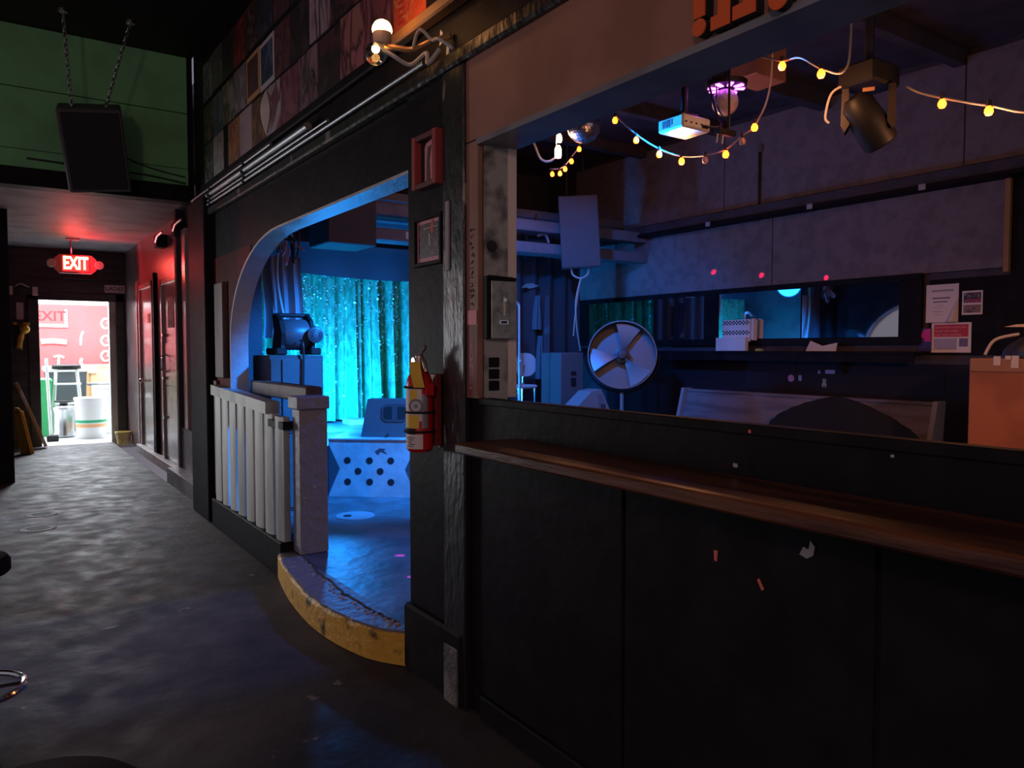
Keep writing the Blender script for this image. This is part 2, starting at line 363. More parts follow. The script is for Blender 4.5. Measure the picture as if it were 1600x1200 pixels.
# cable sagging along the green boards
tag(MB().tube(curve_pts([(.3, 7.39, 2.99), (.95, 7.385, 2.97), (1.2, 7.385, 2.965), (1.5, 7.385, 2.93)], 6), .008, 6).build('wall_cable', CORDB), 'black cable running along the foot of the green wall behind the hanging speaker', 'cable')
tag(MB().tube(curve_pts([(1.0, 7.385, 3.10), (1.22, 7.385, 3.03), (1.5, 7.385, 2.985)], 6), .006, 6).build('wall_cable', CORDB), 'thin dark wire sloping down the green wall right of the hanging speaker', 'cable')
struct(MB().box(-5, WX, -3, 7.5, 4.05, 4.15).build('ceiling', BLACKM))
struct(MB().box(-5, 1.95, 7.5, 13.45, 2.95, 3.05).build('ceiling', HALLCEIL))
struct(MB().box(WB, XB, -2.5, 9.0, 3.90, 4.0).build('ceiling', ROOMCEIL))
rc = struct(MB().box(WB, XB, 4.42, 4.54, 3.74, 3.90).build('trim_14', ROOMCEIL))
for yy in (.6, 1.9, 3.2, 5.7, 6.9):
    struct(MB().box(WB, XB, yy, yy + .09, 3.78, 3.90).build('trim_15', ROOMCEIL))
# far exit wall with planks above and beside the doorway
EY = 13.4
ew = MB(); ew.box(-.2, .62, EY, EY + .12, 0, 2.95); ew.box(1.66, 2.0, EY, EY + .12, 0, 2.95); ew.box(.62, 1.66, EY, EY + .12, 2.19, 2.95)
EXW = mat('dark_plank_paint', (.045, .045, .052), .5, c2=(.075, .075, .085), sc=4, bump=.3, bsc=14, stretch=(.4, 1, 2))
ew = struct(ew.build('wall_exit', EXW))
for (z0, z1) in ((2.30, 2.50), (2.505, 2.71), (2.715, 2.945)):
    MB().box(.22, 1.80, EY - .015, EY, z0, z1, .004).build('plank', EXW, ew)
struct(MB().box(-.5, .21, 9.9, 13.4, 0, 2.95).build('wall_left', BLACK))
# door frame
DFR = mat('pale_door_frame', (.55, .55, .54), .5, c2=(.35, .28, .24), sc=6, lo=.5, hi=.65, stretch=(1, 1, .3))
df = struct(MB().box(1.57, 1.66, EY - .01, EY + .14, 0, 2.19).build('door_frame', DFR))
struct(MB().box(.50, .64, EY - .03, EY, 0, 2.30, .006).build('trim_16', EXW)); struct(MB().box(1.66, 1.78, EY - .03, EY, 0, 2.30, .006).build('trim_17', EXW))
struct(MB().box(.50, 1.78, EY - .03, EY, 2.18, 2.30, .006).build('trim_18', EXW))
# yard walls
YR = mat('red_yard_wall', (.62, .11, .12), .7, c2=(.48, .10, .10), sc=2.5, lo=.35, hi=.7, bump=.2)
yw = struct(MB().box(-.6, 3.2, 17.0, 17.15, 0, 2.30).build('wall_yard', YR))
struct(MB().box(-.7, -.6, 13.5, 17.15, 0, 3.4).build('wall_yard_left', mat('pale_yard_wall', (.75, .75, .74), .8)))
struct(MB().box(3.2, 3.3, 13.5, 17.15, 0, 3.4).build('wall_yard_right', mat('pale_yard_wall', (.75, .75, .74), .8)))
struct(MB().box(-.6, 3.2, 17.0, 17.15, 2.30, 3.4).build('wall_yard_upper', mat('white_fascia', (.92, .92, .90), .7)))
struct(MB().box(-.6, 3.2, 13.55, 17.15, 3.4, 3.5).build('ceiling', mat('white_fascia', (.92, .92, .90), .7)))
# room back wall, stage end wall, right end
bw = struct(MB().box(XB, XB + .1, -2.5, 9.0, 0, 3.9).build('wall_back', ROOMWALL))
struct(MB().box(WB, XB, 8.9, 9.0, ZP, 3.9).build('wall_stage', ROOMWALL))
struct(MB().box(WB, 2.02, 6.9, 7.0, ZP, 3.9).build('wall_wing', ROOMWALL))
for (y0, y1) in ((5.05, 8.25), (2.86, 5.04)):
    MB().box(XB - .03, XB, y0, y1, 2.10, 2.80, .003).build('wall_panel', ROOMPANEL, bw)
for (y0, y1) in ((5.7, 8.25), (3.2, 5.69), (.7, 3.19)):
    MB().box(XB - .012, XB, y0, y1, 2.96, 3.85, .003).build('upper_wall_panel', ROOMPANEL, bw)
struct(MB().box(XB - .012, XB, -1.5, 2.82, 2.04, 2.79).build('trim_30', BLACK))
struct(MB().box(XB - .05, XB, 2.82, 2.86, 2.06, 2.80).build('trim_19', mat('ochre_panel_edge', (.42, .22, .08), .6)))
struct(MB().box(XB - .16, XB, .5, 8.25, 2.82, 2.93, .01).build('trim_20', ROOMWALL))
struct(MB().box(XB - .20, XB, .5, 8.25, 2.79, 2.825, .004).build('trim_21', BLACK))
# stage
STG = mat('stage_paint', (.22, .23, .25), .45, c2=(.14, .15, .17), sc=3, bump=.3, bsc=9)
sg = struct(MB().prism([(1.72, 6.45), (3.35, 6.45), (3.35, 5.75), (XB, 5.75), (XB, 8.9), (1.72, 8.9)], 'z', ZP, .60).build('floor', STG))

# ================================================================== BALUSTRADE AT THE ARCH
bal = thing('balustrade', (1.56, 5.6, 0), 'weathered slatted balustrade with grey end post guarding the arched opening', 'railing')
MB().box(1.50, 1.66, 4.80, 6.60, .0, .22, .006).build('base_curb', BLACK, bal)
# top rail drops towards the post
def zr(y): return 1.10 + (y - 5.1) / (6.66 - 5.1) * .06
for k in range(8):
    y = 6.53 - k * .228
    w = .113 if k != 5 else .118
    vs = MB()
    n = 6
    poly = [(1.535 - .018 * math.sin(math.pi * i / n), y - w + 2 * w * i / n * .78) for i in range(n + 1)]
    poly = poly + [(1.575, poly[-1][1]), (1.575, poly[0][1])]
    vs.prism(poly, 'z', .22, zr(y) - .075).build('slat', SLAT, bal)
MB().add([(1.505, 6.60, zr(6.60) - .08), (1.505, 5.10, zr(5.1) - .08), (1.60, 5.10, zr(5.1) - .08), (1.60, 6.60, zr(6.60) - .08),
          (1.505, 6.60, zr(6.60)), (1.505, 5.10, zr(5.1)), (1.60, 5.10, zr(5.1)), (1.60, 6.60, zr(6.60))],
         [(0, 1, 2, 3), (4, 5, 6, 7), (0, 1, 5, 4), (1, 2, 6, 5), (2, 3, 7, 6), (3, 0, 4, 7)]).build('top_rail', SLAT, bal)
MB().box(1.52, 1.60, 4.78, 5.10, .94, .99, .004).build('lower_rail', BLACK, bal)
MB().box(1.585, 1.765, 4.66, 4.80, ZP + .001, 1.075, .006).build('end_post', GREYPOST, bal)
MB().box(1.565, 1.775, 4.64, 4.82, 1.075, 1.155, .006).build('post_cap', GREYPOST, bal)
bm = MB().box(1.70, 1.81, 4.86, 6.15, 1.10, 1.205, .01)
tag(bm.build('timber_beam', WORNW), 'short dark brown timber beam lying behind the balustrade top', 'beam')
# scrap boards on the wall beside the arch
tag(MB().box(WX - .045, WX, 6.30, 6.56, 1.22, 1.98, .006).build('scrap_board', WORNW), 'worn reddish board fixed to the wall left of the arch', 'board')
tag(MB().box(WX - .03, WX - .005, 6.604, 6.712, .24, 1.19, .004).build('scrap_board', mat('flaking_wall_board', (.10, .08, .08), .6, c2=(.30, .26, .25), sc=5, lo=.56, hi=.66, bump=.5, stretch=(1, 1, .4))), 'flaking grey board low on the wall behind the balustrade', 'board')

# ================================================================== HALL
# restroom doors on the hall wall (X = 1.80)
HX = 1.80
DOORP = mat('glossy_door_paint', (.34, .27, .28), .22, c2=(.26, .20, .21), sc=2, bump=.06, bsc=6)
FRM = mat('door_frame_paint', (.40, .30, .31), .25)
def hall_door(n, y0, y1, z1, label_extra):
    d = struct(MB().box(HX - .02, HX + .02, y0, y1, .12, z1).build('door_%d' % n, DOORP))
    for yy in (y0 - .07, y1):
        MB().box(HX - .05, HX, yy, yy + .07, .10, z1 + .07, .006).build('frame_jamb', FRM, d)
    MB().box(HX - .05, HX, y0 - .07, y1 + .07, z1, z1 + .07, .006).build('frame_head', FRM, d)
    return d
d1 = hall_door(1, 10.85, 11.75, 2.26, '')
MB().ball((HX - .075, 11.52, 1.02), .032).build('door_knob', CHROME, d1, True)
MB().lathe([(.012, -.075), (.012, -.02), (.03, -.02), (.03, -.012)], (HX, 11.52, 1.02), 'x', 12).build('knob_stem', CHROME, d1)
MB().box(HX - .024, HX - .02, 11.05, 11.25, 1.80, 1.92).build('door_notice', PAPER, d1)
d2 = hall_door(2, 9.15, 10.1, 2.22, '')
KICK = mat('scuffed_door_plate', (.30, .26, .26), .28, .6, c2=(.42, .38, .37), sc=7, lo=.4, hi=.6, bump=.15, bsc=10)
MB().box(HX - .028, HX - .02, 9.2, 10.05, 1.02, 1.52).build('push_plate', KICK, d2)
MB().box(HX - .026, HX - .02, 9.18, 10.08, .16, 1.0).build('kick_plate', KICK, d2)
MB().box(HX - .026, HX - .02, 9.5, 9.85, 1.70, 2.06).build('door_poster', mat('faded_door_poster', (.30, .24, .24), .6, c2=(.12, .09, .09), sc=14), d2)
MB().tube(curve_pts([(HX - .02, 9.98, 1.18), (HX - .075, 9.98, 1.20), (HX - .08, 9.98, 1.28), (HX - .075, 9.98, 1.36), (HX - .02, 9.98, 1.38)], 5), .011, 8).build('pull_handle', CHROME, d2, True)
for zz in (.62, 1.10, 1.62):
    MB().lathe([(.02, -.06), (.02, -.02), (.012, -.02)], (HX, 10.03, zz), 'x', 10).build('door_bolt', CHROME, d2)
struct(MB().box(HX - .06, HX, 7.32, 8.62, 0, .14, .006).build('baseboard_hall', HALLWALL))
struct(MB().box(HX - .10, HX, 8.6, 11.9, 0, .115, .006).build('baseboard_hall', mat('pale_threshold', (.42, .39, .39), .5, c2=(.28, .26, .26), sc=5))
       )
struct(MB().box(HX - .07, HX, 8.62, 8.80, .12, 2.72, .006).build('trim_22', FRM)); struct(MB().box(HX - .05, HX, 8.86, 8.92, .12, 2.5, .004).build('trim_23', BLACK))
struct(MB().box(HX - .045, HX, 10.66, 10.73, .12, 2.42, .004).build('trim_24', BLACK)); struct(MB().box(HX - .05, HX, 11.95, 12.03, .12, 2.4, .004).build('trim_25', FRM))
# little black lamp housings with conduit high on the hall wall
for k, (yy, zz, lab) in enumerate(((10.0, 2.66, 'small black junction box high on the hall wall, farther one'), (8.95, 2.66, 'small black junction box high on the hall wall, nearer one'))):
    t = thing('junction_box', (HX, yy, zz), lab, 'box', 'junction boxes above the restroom doors')
    MB().box(HX - .12, HX, yy - .09, yy + .09, zz, zz + .15, .006).build('housing', BLACKM, t)
    MB().tube([(HX - .12, yy - .02, zz + .06), (HX - .14, yy - .25, zz + .10), (HX - .13, yy - .5, zz + .12)], .012, 8).build('conduit_stub', STEEL, t)
# EXIT sign hung in the hall
q = atY(118, 413, 12.0)
ex = thing('exit_sign', (q.x, 12.0, q.z - .1), 'lit red exit sign with two round emergency lamp heads', 'sign')
M_ = facing_front((q.x, 12.0, q.z))
rr = []
for (cx, cz) in ((.20, .10), (-.20, .10), (-.20, -.10), (.20, -.10)): rr.append((cx, cz))
body = [(-.25, -.07), (-.19, -.125), (.19, -.125), (.25, -.07), (.25, .07), (.19, .125), (-.19, .125), (-.25, .07)]
eb = MB(M_).prism(body, 'z', -.05, .02).build('housing', mat('exit_housing', (.75, .30, .32), .45), ex)
MB(M_).box(-.155, .155, -.095, .105, .02, .026).build('face_panel', mat('exit_red_face', (.85, .03, .03), .4, es=3.2, ec=(1, .02, .02)), ex)
text('EXIT', .235, M_ @ Matrix.Translation((0, .005, .027)), mat('exit_letters', (1, .8, .4), .4, es=9, ec=(1, .62, .22)), ex, depth=.002, bold=.006, sx=.62)
for s_ in (-1, 1):
    h = MB(M_ @ Matrix.Translation((s_ * .285, 0, .0))).lathe([(.030, -.05), (.052, -.02), (.058, .02), (.052, .034), (1e-6, .036)], (0, 0, 0), 'z', 18).build('lamp_head', mat('lamp_head_plastic', (.70, .66, .66), .4), ex, True)
MB(M_).tube([(-.05, .12, -.015), (-.05, .33, -.015)], .012, 8).build('hanger_rod', STEEL, ex)
MB(M_).box(-.10, .05, .325, .345, -.06, .03).build('ceiling_canopy', WHITEP, ex)
light('exit_sign_glow', 'AREA', (q.x, 11.93, q.z + .02), 15, (1, .03, .05), (q.x + 1.1, 11.0, q.z - .1), .3, .16)
light('exit_sign_top_glow', 'POINT', (q.x, 11.97, q.z + .19), .9, (1, .03, .06), radius=.03)
tag(MB().box(.95, 1.40, EY - .10, EY - .016, 2.50, 2.62, .005).build('wall_box', mat('dark_red_box', (.05, .012, .016), .5)), 'dark red box on the plank wall under the exit sign', 'box')
# LADIES sign
q0 = atY(167, 446, 13.3); q1 = atY(199, 457, 13.3)
ld = thing('restroom_sign', ((q0.x + q1.x) / 2, 13.38, q1.z), 'small white sign reading LADIES beside the exit doorway', 'sign')
M_ = facing_front((1.655, EY - .045, (q0.z + q1.z) / 2))
MB(M_).box(-.14, .14, -.058, .058, -.012, .0, .002).build('panel', mat('sign_white', (.70, .60, .62), .5), ld)
text('LADIES', .082, M_ @ Matrix.Translation((0, 0, .001)), BLACKM, ld, bold=.001)
# fittings on the exit wall left of the doorway
q = atY(35, 454, 13.37)
em = thing('emergency_light', (q.x, 13.35, q.z - .07), 'twin-head emergency light left of the exit doorway', 'lamp')
M_ = facing_front((q.x, EY - .016, q.z))
MB(M_).box(-.12, .12, -.05, .045, 0, .06, .006).build('housing', DARKMETAL, em)
for s_ in (-1, 1): MB(M_).box(s_ * .155 - .035, s_ * .155 + .035, -.07, .06, .02, .07, .006).build('lamp_head', WHITEP, em)
MB(M_).tube(curve_pts([(-.09, .05, .03), (-.03, .10, .03), (.04, .07, .03), (.09, .05, .03)], 4), .012, 6).build('top_bracket', WHITEP, em)
q = atY(31, 486, 13.38)
tag(MB(facing_front((q.x, EY - .002, q.z))).box(-.045, .045, -.125, .125, 0, .012, .003).build('switch_plate', mat('switch_plate_white', (.62, .60, .62), .5)), 'pale upright switch plate left of the exit doorway', 'switch')
q = atY(31, 525, 13.33)
fe = thing('yellow_wall_torch', (q.x, 13.33, q.z - .2), 'yellow and black torch hung on the dark wall left of the exit', 'torch')
M_ = facing_front((q.x, EY - .06, q.z))
MB(M_).tube([(-.02, -.20, 0), (.02, .05, 0)], .045, 10).build('barrel', mat('torch_yellow', (.75, .42, .08), .5, c2=(.06, .05, .04), sc=9, lo=.5, hi=.56), fe)
MB(M_).ball((.06, .10, .03), .07).build('head', GOLDTAG, fe, True)
MB(M_).box(-.08, .13, .16, .20, -.02, .03, .005).build('hook', mat('torch_yellow', (.75, .42, .08)), fe)
# leaning board and folded yellow sign
A = atZ(72, 697, 0); B = atY(16, 575, 13.3)
tag(MB(frame((A.x - .02, 13.15, .03), (0.42, 0, -1.15), (0, -1, .0))).box(-1.0, 0, -.10, .10, -.025, .02, .004).build('leaning_board', mat('scuffed_plank', (.34, .20, .12), .6, c2=(.50, .50, .52), sc=3, lo=.5, hi=.6)), 'long scuffed plank leaning beside the exit doorway', 'plank')
t = thing('wet_floor_sign', (.34, 12.55, 0), 'folded yellow floor sign leaning against the hall wall', 'sign')
M_ = frame((.40, 12.5, .0), (.6, -.8, 0), (-.16, -.10, 1))
MB(M_).prism([(-.10, 0), (.10, 0), (.06, .62), (.03, .66), (-.03, .66), (-.06, .62)], 'z', -.018, .0).build('front_panel', YELLOW, t)
MB(M_).prism([(-.10, 0), (.10, 0), (.06, .60), (-.06, .60)], 'z', -.05, -.028).build('back_panel', YELLOW, t)
MB(M_).box(-.05, .05, .58, .61, -.052, .002).build('hinge', mat('sign_hinge', (.6, .25, .02), .5), t)
q = atY(203, 690, 13.2)
t = thing('small_bucket', (1.70, 13.0, 0), 'small yellow tub on the floor right of the exit doorway', 'tub')
MB().lathe([(.085, 0), (.105, .17), (.115, .17), (.115, .19), (.10, .19), (.08, .02), (1e-6, .02)], (1.68, 13.0, .003), 'z', 18).build('body', mat('cream_tub', (.75, .62, .22), .5), t)
MB().tube(curve_pts([(1.57, 13.0, .17), (1.60, 12.93, .10), (1.68, 12.90, .07), (1.76, 12.93, .10), (1.79, 13.0, .17)], 4), .004, 5).build('handle', STEEL, t)
# conduits on the moulding (bundle of bare steel pipes), running to the hall corner
cz = [(2.642, .012, 2.9, 'lowest'), (2.674, .009, 4.0, 'thin second'), (2.716, .022, 4.3, 'thickest'), (2.765, .011, 5.0, 'uppermost')]
for z, r_, yend, w in cz:
    t = thing('conduit', (WX - .04, 7.0, z), {'lowest': 'long thin steel conduit, lowest of the bundle under the record sleeves', 'thin second': 'thin steel conduit second from the bottom of the bundle', 'thickest': 'thick shiny steel conduit in the middle of the bundle', 'uppermost': 'short thin steel conduit at the top of the bundle'}[w], 'pipe', 'steel conduits along the moulding')
    MB().tube([(WX - .045, 7.32, z), (WX - .045, yend, z)], r_, 10).build('pipe', mat('dull_conduit_steel', (.32, .33, .35), .42, 1.0), t, True)
    for yy in (6.6, 5.6):
        MB().box(WX - .05 - r_, WX, yy, yy + .03, z - r_ - .002, z + r_ + .002, .001).build('clamp', DARKMETAL, t)

# ================================================================== RECORD SLEEVES ON THE UPPER WALL
def cover(name, c1, c2, c3, sc, seed, st=(1, 1, 1)):
    M = bpy.data.materials.new(name); M.use_nodes = True
    N = M.node_tree.nodes; L = M.node_tree.links; b = N['Principled BSDF']; b.inputs['Roughness'].default_value = .45
    tc = N.new('ShaderNodeTexCoord'); mp = N.new('ShaderNodeMapping'); mp.inputs['Location'].default_value = (seed * 3.1, seed * 1.7, seed); mp.inputs['Scale'].default_value = st
    L.new(tc.outputs['Object'], mp.inputs[0])
    n = N.new('ShaderNodeTexNoise'); n.inputs['Scale'].default_value = sc; n.inputs['Detail'].default_value = 3; n.inputs['Distortion'].default_value = 1.2
    L.new(mp.outputs[0], n.inputs[0])
    r = N.new('ShaderNodeValToRGB'); e = r.color_ramp.elements
    e[0].position = .44; e[0].color = (*c1, 1); e[1].position = .50; e[1].color = (*c2, 1)
    x = e.new(.60); x.color = (*c3, 1)
    e_ = e
    for q_ in e_: q_.color = (q_.color[0] * .62, q_.color[1] * .62, q_.color[2] * .62, 1)
    L.new(n.outputs[0], r.inputs[0]); L.new(r.outputs[0], b.inputs['Base Color']); return M
D = (.03, .028, .03)
rows = [
    (2.86, [((.10, .13, .11), D, (.30, .32, .26), 6, 'dark grey-green'), ((.55, .55, .50), (.30, .30, .28), (.6, .6, .56), 8, 'pale grey'), None,
            ((.62, .22, .07), (.30, .10, .05), (.5, .3, .2), 6, 'orange and brown'), ((.62, .42, .46), (.60, .40, .44), (.5, .34, .4), 2, 'plain mauve'),
            ((.20, .07, .06), (.10, .04, .05), (.42, .20, .08), 5, 'dark brown'), ((.25, .08, .12), (.70, .60, .62), (.30, .1, .14), 3, 'maroon and white'),
            ((.34, .09, .14), (.22, .06, .10), (.40, .14, .18), 4, 'wine red'), ((.34, .16, .22), D, (.45, .26, .30), 9, 'purple striped'), ((.08, .03, .04), D, (.14, .05, .06), 5, 'nearly black'),
            ((.60, .20, .24), (.10, .03, .04), (.55, .24, .20), 7, 'pink dripping'), ((.36, .10, .13), (.10, .03, .04), (.42, .14, .17), 8, 'maroon figured'),
            ((.90, .14, .06), (.75, .08, .04), (.95, .30, .12), 12, 'bright red-orange')]),
    (3.19, [((.10, .09, .08), D, (.25, .20, .12), 6, 'murky brown'), ((.10, .20, .20), (.06, .11, .11), (.18, .28, .27), 5, 'teal'), ((.48, .46, .36), (.40, .39, .30), (.14, .14, .09), 4, 'pale olive'),
            ((.30, .24, .27), (.22, .17, .20), (.45, .36, .38), 5, 'purple-grey'), ((.14, .05, .05), (.10, .03, .04), (.2, .08, .07), 3, 'orange-bordered brown'), ((.05, .07, .15), (.03, .04, .09), (.14, .18, .30), 4, 'white-bordered navy'),
            ((.18, .06, .07), (.08, .03, .04), (.22, .08, .08), 7, 'dark oxblood'), ((.05, .03, .035), D, (.09, .05, .06), 4, 'black'), ((.66, .44, .52), (.05, .03, .04), (.6, .42, .5), 6, 'mauve with black figures'),
            ((.10, .04, .05), D, (.2, .07, .08), 5, 'black and red'), ((.32, .09, .12), (.2, .05, .08), (.4, .13, .16), 6, 'cherry'), ((.26, .12, .14), (.14, .06, .08), (.3, .15, .17), 6, 'dusky rose'), ((.5, .10, .06), (.3, .06, .05), (.6, .2, .1), 6, 'rust red')]),
    (3.54, [((.22, .30, .29), D, (.30, .38, .36), 7, 'grey-teal'), ((.14, .17, .14), (.08, .09, .08), (.24, .25, .20), 6, 'moss'), ((.05, .05, .05), D, (.1, .08, .07), 5, 'charcoal'), ((.26, .05, .04), (.12, .03, .03), (.36, .07, .05), 5, 'dark red'),
            ((.10, .06, .05), D, (.20, .12, .08), 6, 'sooty'), ((.06, .06, .09), (.04, .04, .06), (.1, .1, .14), 4, 'midnight blue'), ((.14, .06, .08), (.08, .04, .05), (.18, .08, .1), 6, 'aubergine'), ((.09, .05, .06), D, (.16, .07, .1), 6, 'smoky')])]
rown = ['lowest row', 'middle row', 'top row']
ordn = ['first', 'second', 'third', 'fourth', 'fifth', 'sixth', 'seventh', 'eighth', 'ninth', 'tenth', 'eleventh', 'twelfth', 'thirteenth', 'fourteenth']
k = 0
for ri, (z0, cs) in enumerate(rows):
    y = 6.98; cnt = 0
    for ci, c in enumerate(cs):
        w = .312; y1 = y; y0 = y - w; y = y0 - random.uniform(.008, .02)
        if c is None: y += .18; continue
        c1, c2, c3, sc, nm = c; k += 1
        tilt = random.uniform(-.02, .02); dz = random.uniform(-.008, .008)
        st = (1, 1, .3) if 'strip' in nm or 'drip' in nm or 'figure' in nm else (1, 1, 1)
        m = cover('sleeve_print_%d' % k, c1, c2, c3, sc, k, st)
        M_ = facing_hall((WX, (y0 + y1) / 2, z0 + .155 + dz)) @ Matrix.Rotation(tilt, 4, 'Z')
        lab = '%s record sleeve, %s from the green wall in the %s' % (nm, ordn[cnt], rown[ri]); cnt += 1
        t = thing('record_sleeve', (WX, (y0 + y1) / 2, z0), lab, 'record sleeve', 'record sleeves on the upper wall')
        if 'border' in nm:
            MB(M_).box(-w / 2, w / 2, -.155, .155, .0, .006).build('border', mat('sleeve_border_' + nm.split('-')[0], (.50, .26, .10) if 'orange' in nm else (.50, .42, .46), .5), t)
            MB(M_).box(-w / 2 + .03, w / 2 - .03, -.12, .125, .006, .0075).build('print', m, t)
        else:
            MB(M_).box(-w / 2, w / 2, -.155, .155, 0, .006).build('card', m, t)
        if ri == 0 and ci == 6:      # one sleeve with a curled white inner sheet
            MB(M_).grid(lambda u, v: (-.15 + .085 * u * math.sin(math.pi * v) + .01, -.15 + .3 * v, .012 + .05 * math.sin(math.pi * u) * math.sin(math.pi * v)), 6, 8).build('curled_inner_sheet', PAPER, t, True)
        if nm == 'bright red-orange':
            for j in range(9):
                MB(M_).box(-.11, -.05, .13 - j * .03, .145 - j * .03, .0062, .007).build('printed_line', mat('red_print', (.45, .03, .02), .5), t)
# ================================================================== TWIN GLOBE LAMP ON THE MOULDING
q = atX(596, 60, WX - .19)
lp = thing('twin_globe_lamp', (WX - .05, q.y - .2, q.z - .1), 'twin lamp with glowing and clear globe bulbs on a curled bracket', 'lamp')
a = atX(597, 47, WX - .19); b = atX(587, 84, WX - .22)
GLOW = mat('warm_bulb_glow', (1, .75, .35), .3, es=16, ec=(1, .50, .13))
CLEAR = mat('clear_glass', (.95, .93, .92), .03, trans=1.0)
MB().ball(a, .042).build('lit_bulb', GLOW, lp, True)
MB().lathe([(.020, -.062), (.036, -.05), (.040, .0), (.038, .004)], (a.x, a.y, a.z - .010), 'z', 16).build('shade_cup', mat('lamp_cup', (.45, .36, .32), .5), lp, True)
MB().ball(b, .046).build('clear_bulb', CLEAR, lp, True)
MB().ball((b.x, b.y, b.z + .012), .011).build('bulb_filament', GLOW, lp, True)
MB().tube(curve_pts([(a.x, a.y, a.z - .065), (a.x + .03, a.y - .06, a.z - .085), (a.x + .08, a.y - .12, a.z - .10), (WX - .06, a.y - .2, a.z - .08), (WX - .01, a.y - .26, a.z - .07)], 6), .012, 8).build('bracket_arm', mat('brass', (.55, .32, .14), .4, .7), lp, True)
MB().tube(curve_pts([(b.x, b.y, b.z + .04), (b.x + .04, b.y - .09, b.z - .03), (b.x + .10, b.y - .12, b.z - .06), (b.x + .12, b.y - .22, b.z - .04), (b.x + .1, b.y - .27, b.z - .10), (b.x + .13, b.y - .31, b.z - .05)], 6), .009, 6).build('curled_cord', CORDW, lp, True)
MB().tube(curve_pts([(a.x + .08, a.y - .12, a.z - .10), (a.x + .07, a.y - .20, a.z - .05), (a.x + .10, a.y - .25, a.z - .10), (a.x + .09, a.y - .32, a.z - .12), (a.x + .12, a.y - .38, a.z - .17)], 6), .007, 6).build('loose_wire', CORDW, lp, True)
light('globe_lamp_light', 'POINT', (a.x - .05, a.y - .03, a.z + .10), 1.5, (1, .42, .16), radius=.05)
for px_, py_, lab in ((690, 60, 'torn white paper scrap stuck on the black moulding, left one'), (700, 84, 'torn white paper scrap stuck on the black moulding, right one')):
    p = atX(px_, py_, WX - .0)
    tag(MB(facing_hall(p)).prism([(-.012, -.03), (.010, -.024), (.014, .02), (-.004, .035)], 'z', 0, .004).build('paper_scrap', PAPER), lab, 'paper')

# ================================================================== HANGING SPEAKER AT THE GREEN WALL
sp = thing('hanging_speaker', (.75, 6.95, 2.70), 'black loudspeaker hung on two chains before the green wall', 'speaker')
M_ = frame((.735, 6.90, 3.02), (1, -.16, .10), (-.15, -.42, 1))
cab = MB(M_).box(-.225, .225, -.34, .30, -.30, 0, .012).build('cabinet', CABBLK, sp)
MB(M_).box(-.20, .20, -.315, .275, 0, .012, .004).build('front_grille', mat('black_grille_cloth', (.02, .02, .025), .8), sp)
for s_, tp in ((-1, atY(98, 22, 6.9)), (1, atY(203, 4, 6.85))):
    p0 = M_ @ Vector((s_ * .12, .30, -.15)); tp = Vector((tp.x, tp.y, 4.045))
    ch = MB(); L_ = (tp - p0).length; nl = int(L_ / .036); d = (tp - p0).normalized(); u = d.orthogonal().normalized(); w = d.cross(u)
    for i in range(nl):
        c = p0 + d * ((i + .5) * L_ / nl); a_ = u if i % 2 else w
        ch.tube([c + d * .026 * math.cos(t) + a_ * .012 * math.sin(t) for t in [2 * math.pi * k / 10 for k in range(10)]], .0045, 5, True)
    chn = ch.build('chain', STEEL, sp, True)
    MB().lathe([(.035, 4.03), (.035, 4.05)], (tp.x, tp.y, 0), 'z', 12).build('ceiling_hook', STEEL, chn)
    MB(M_).tube([(s_ * .12, .30 + .03 * math.sin(t), -.15 + .03 * math.cos(t)) for t in [math.pi * k / 8 for k in range(9)]], .006, 6).build('eye_bolt', STEEL, sp)

# ================================================================== ON THE PILLAR
# red shadow box
q0 = atX(659, 222, WX); q1 = atX(701, 285, WX)
yc = (q0.y + q1.y) / 2; zc = 2.24
t = thing('shadow_box', (WX, yc, zc - .12), 'deep red wooden shadow box frame high on the black pillar', 'frame')
M_ = facing_hall((WX - .012, yc, zc)); w, h = .105, .112
REDW = mat('red_stained_wood', (.42, .06, .055), .5, c2=(.32, .05, .05), sc=6, stretch=(1, 1, .3))
MB(M_).box(-w, -w + .028, -h, h, 0, .045, .003).build('side_board', REDW, t); MB(M_).box(w - .028, w, -h, h, 0, .045, .003).build('side_board', REDW, t)
MB(M_).box(-w + .028, w - .028, h - .022, h, 0, .042, .003).build('top_board', mat('dark_red_wood', (.14, .03, .03), .6), t); MB(M_).box(-w + .028, w - .028, -h, -h + .022, 0, .042, .003).build('bottom_board', mat('dark_red_wood', (.14, .03, .03), .6), t)
MB(M_).box(-w + .028, w - .028, -h + .022, h - .022, 0, .012).build('backing', BLACKM, t)
MB(M_).prism([(-.03, -.09), (.06, -.09), (.06, .085), (-.015, .075), (-.03, .06)], 'z', .012, .02).build('pink_card', mat('pink_card', (.72, .26, .30), .6), t)
MB(M_).prism([(-.012, -.085), (.02, -.085), (.012, .0), (.03, .06), (.0, .055), (-.01, .0)], 'z', .02, .022).build('dark_print', mat('dark_print', (.10, .03, .03), .6), t)
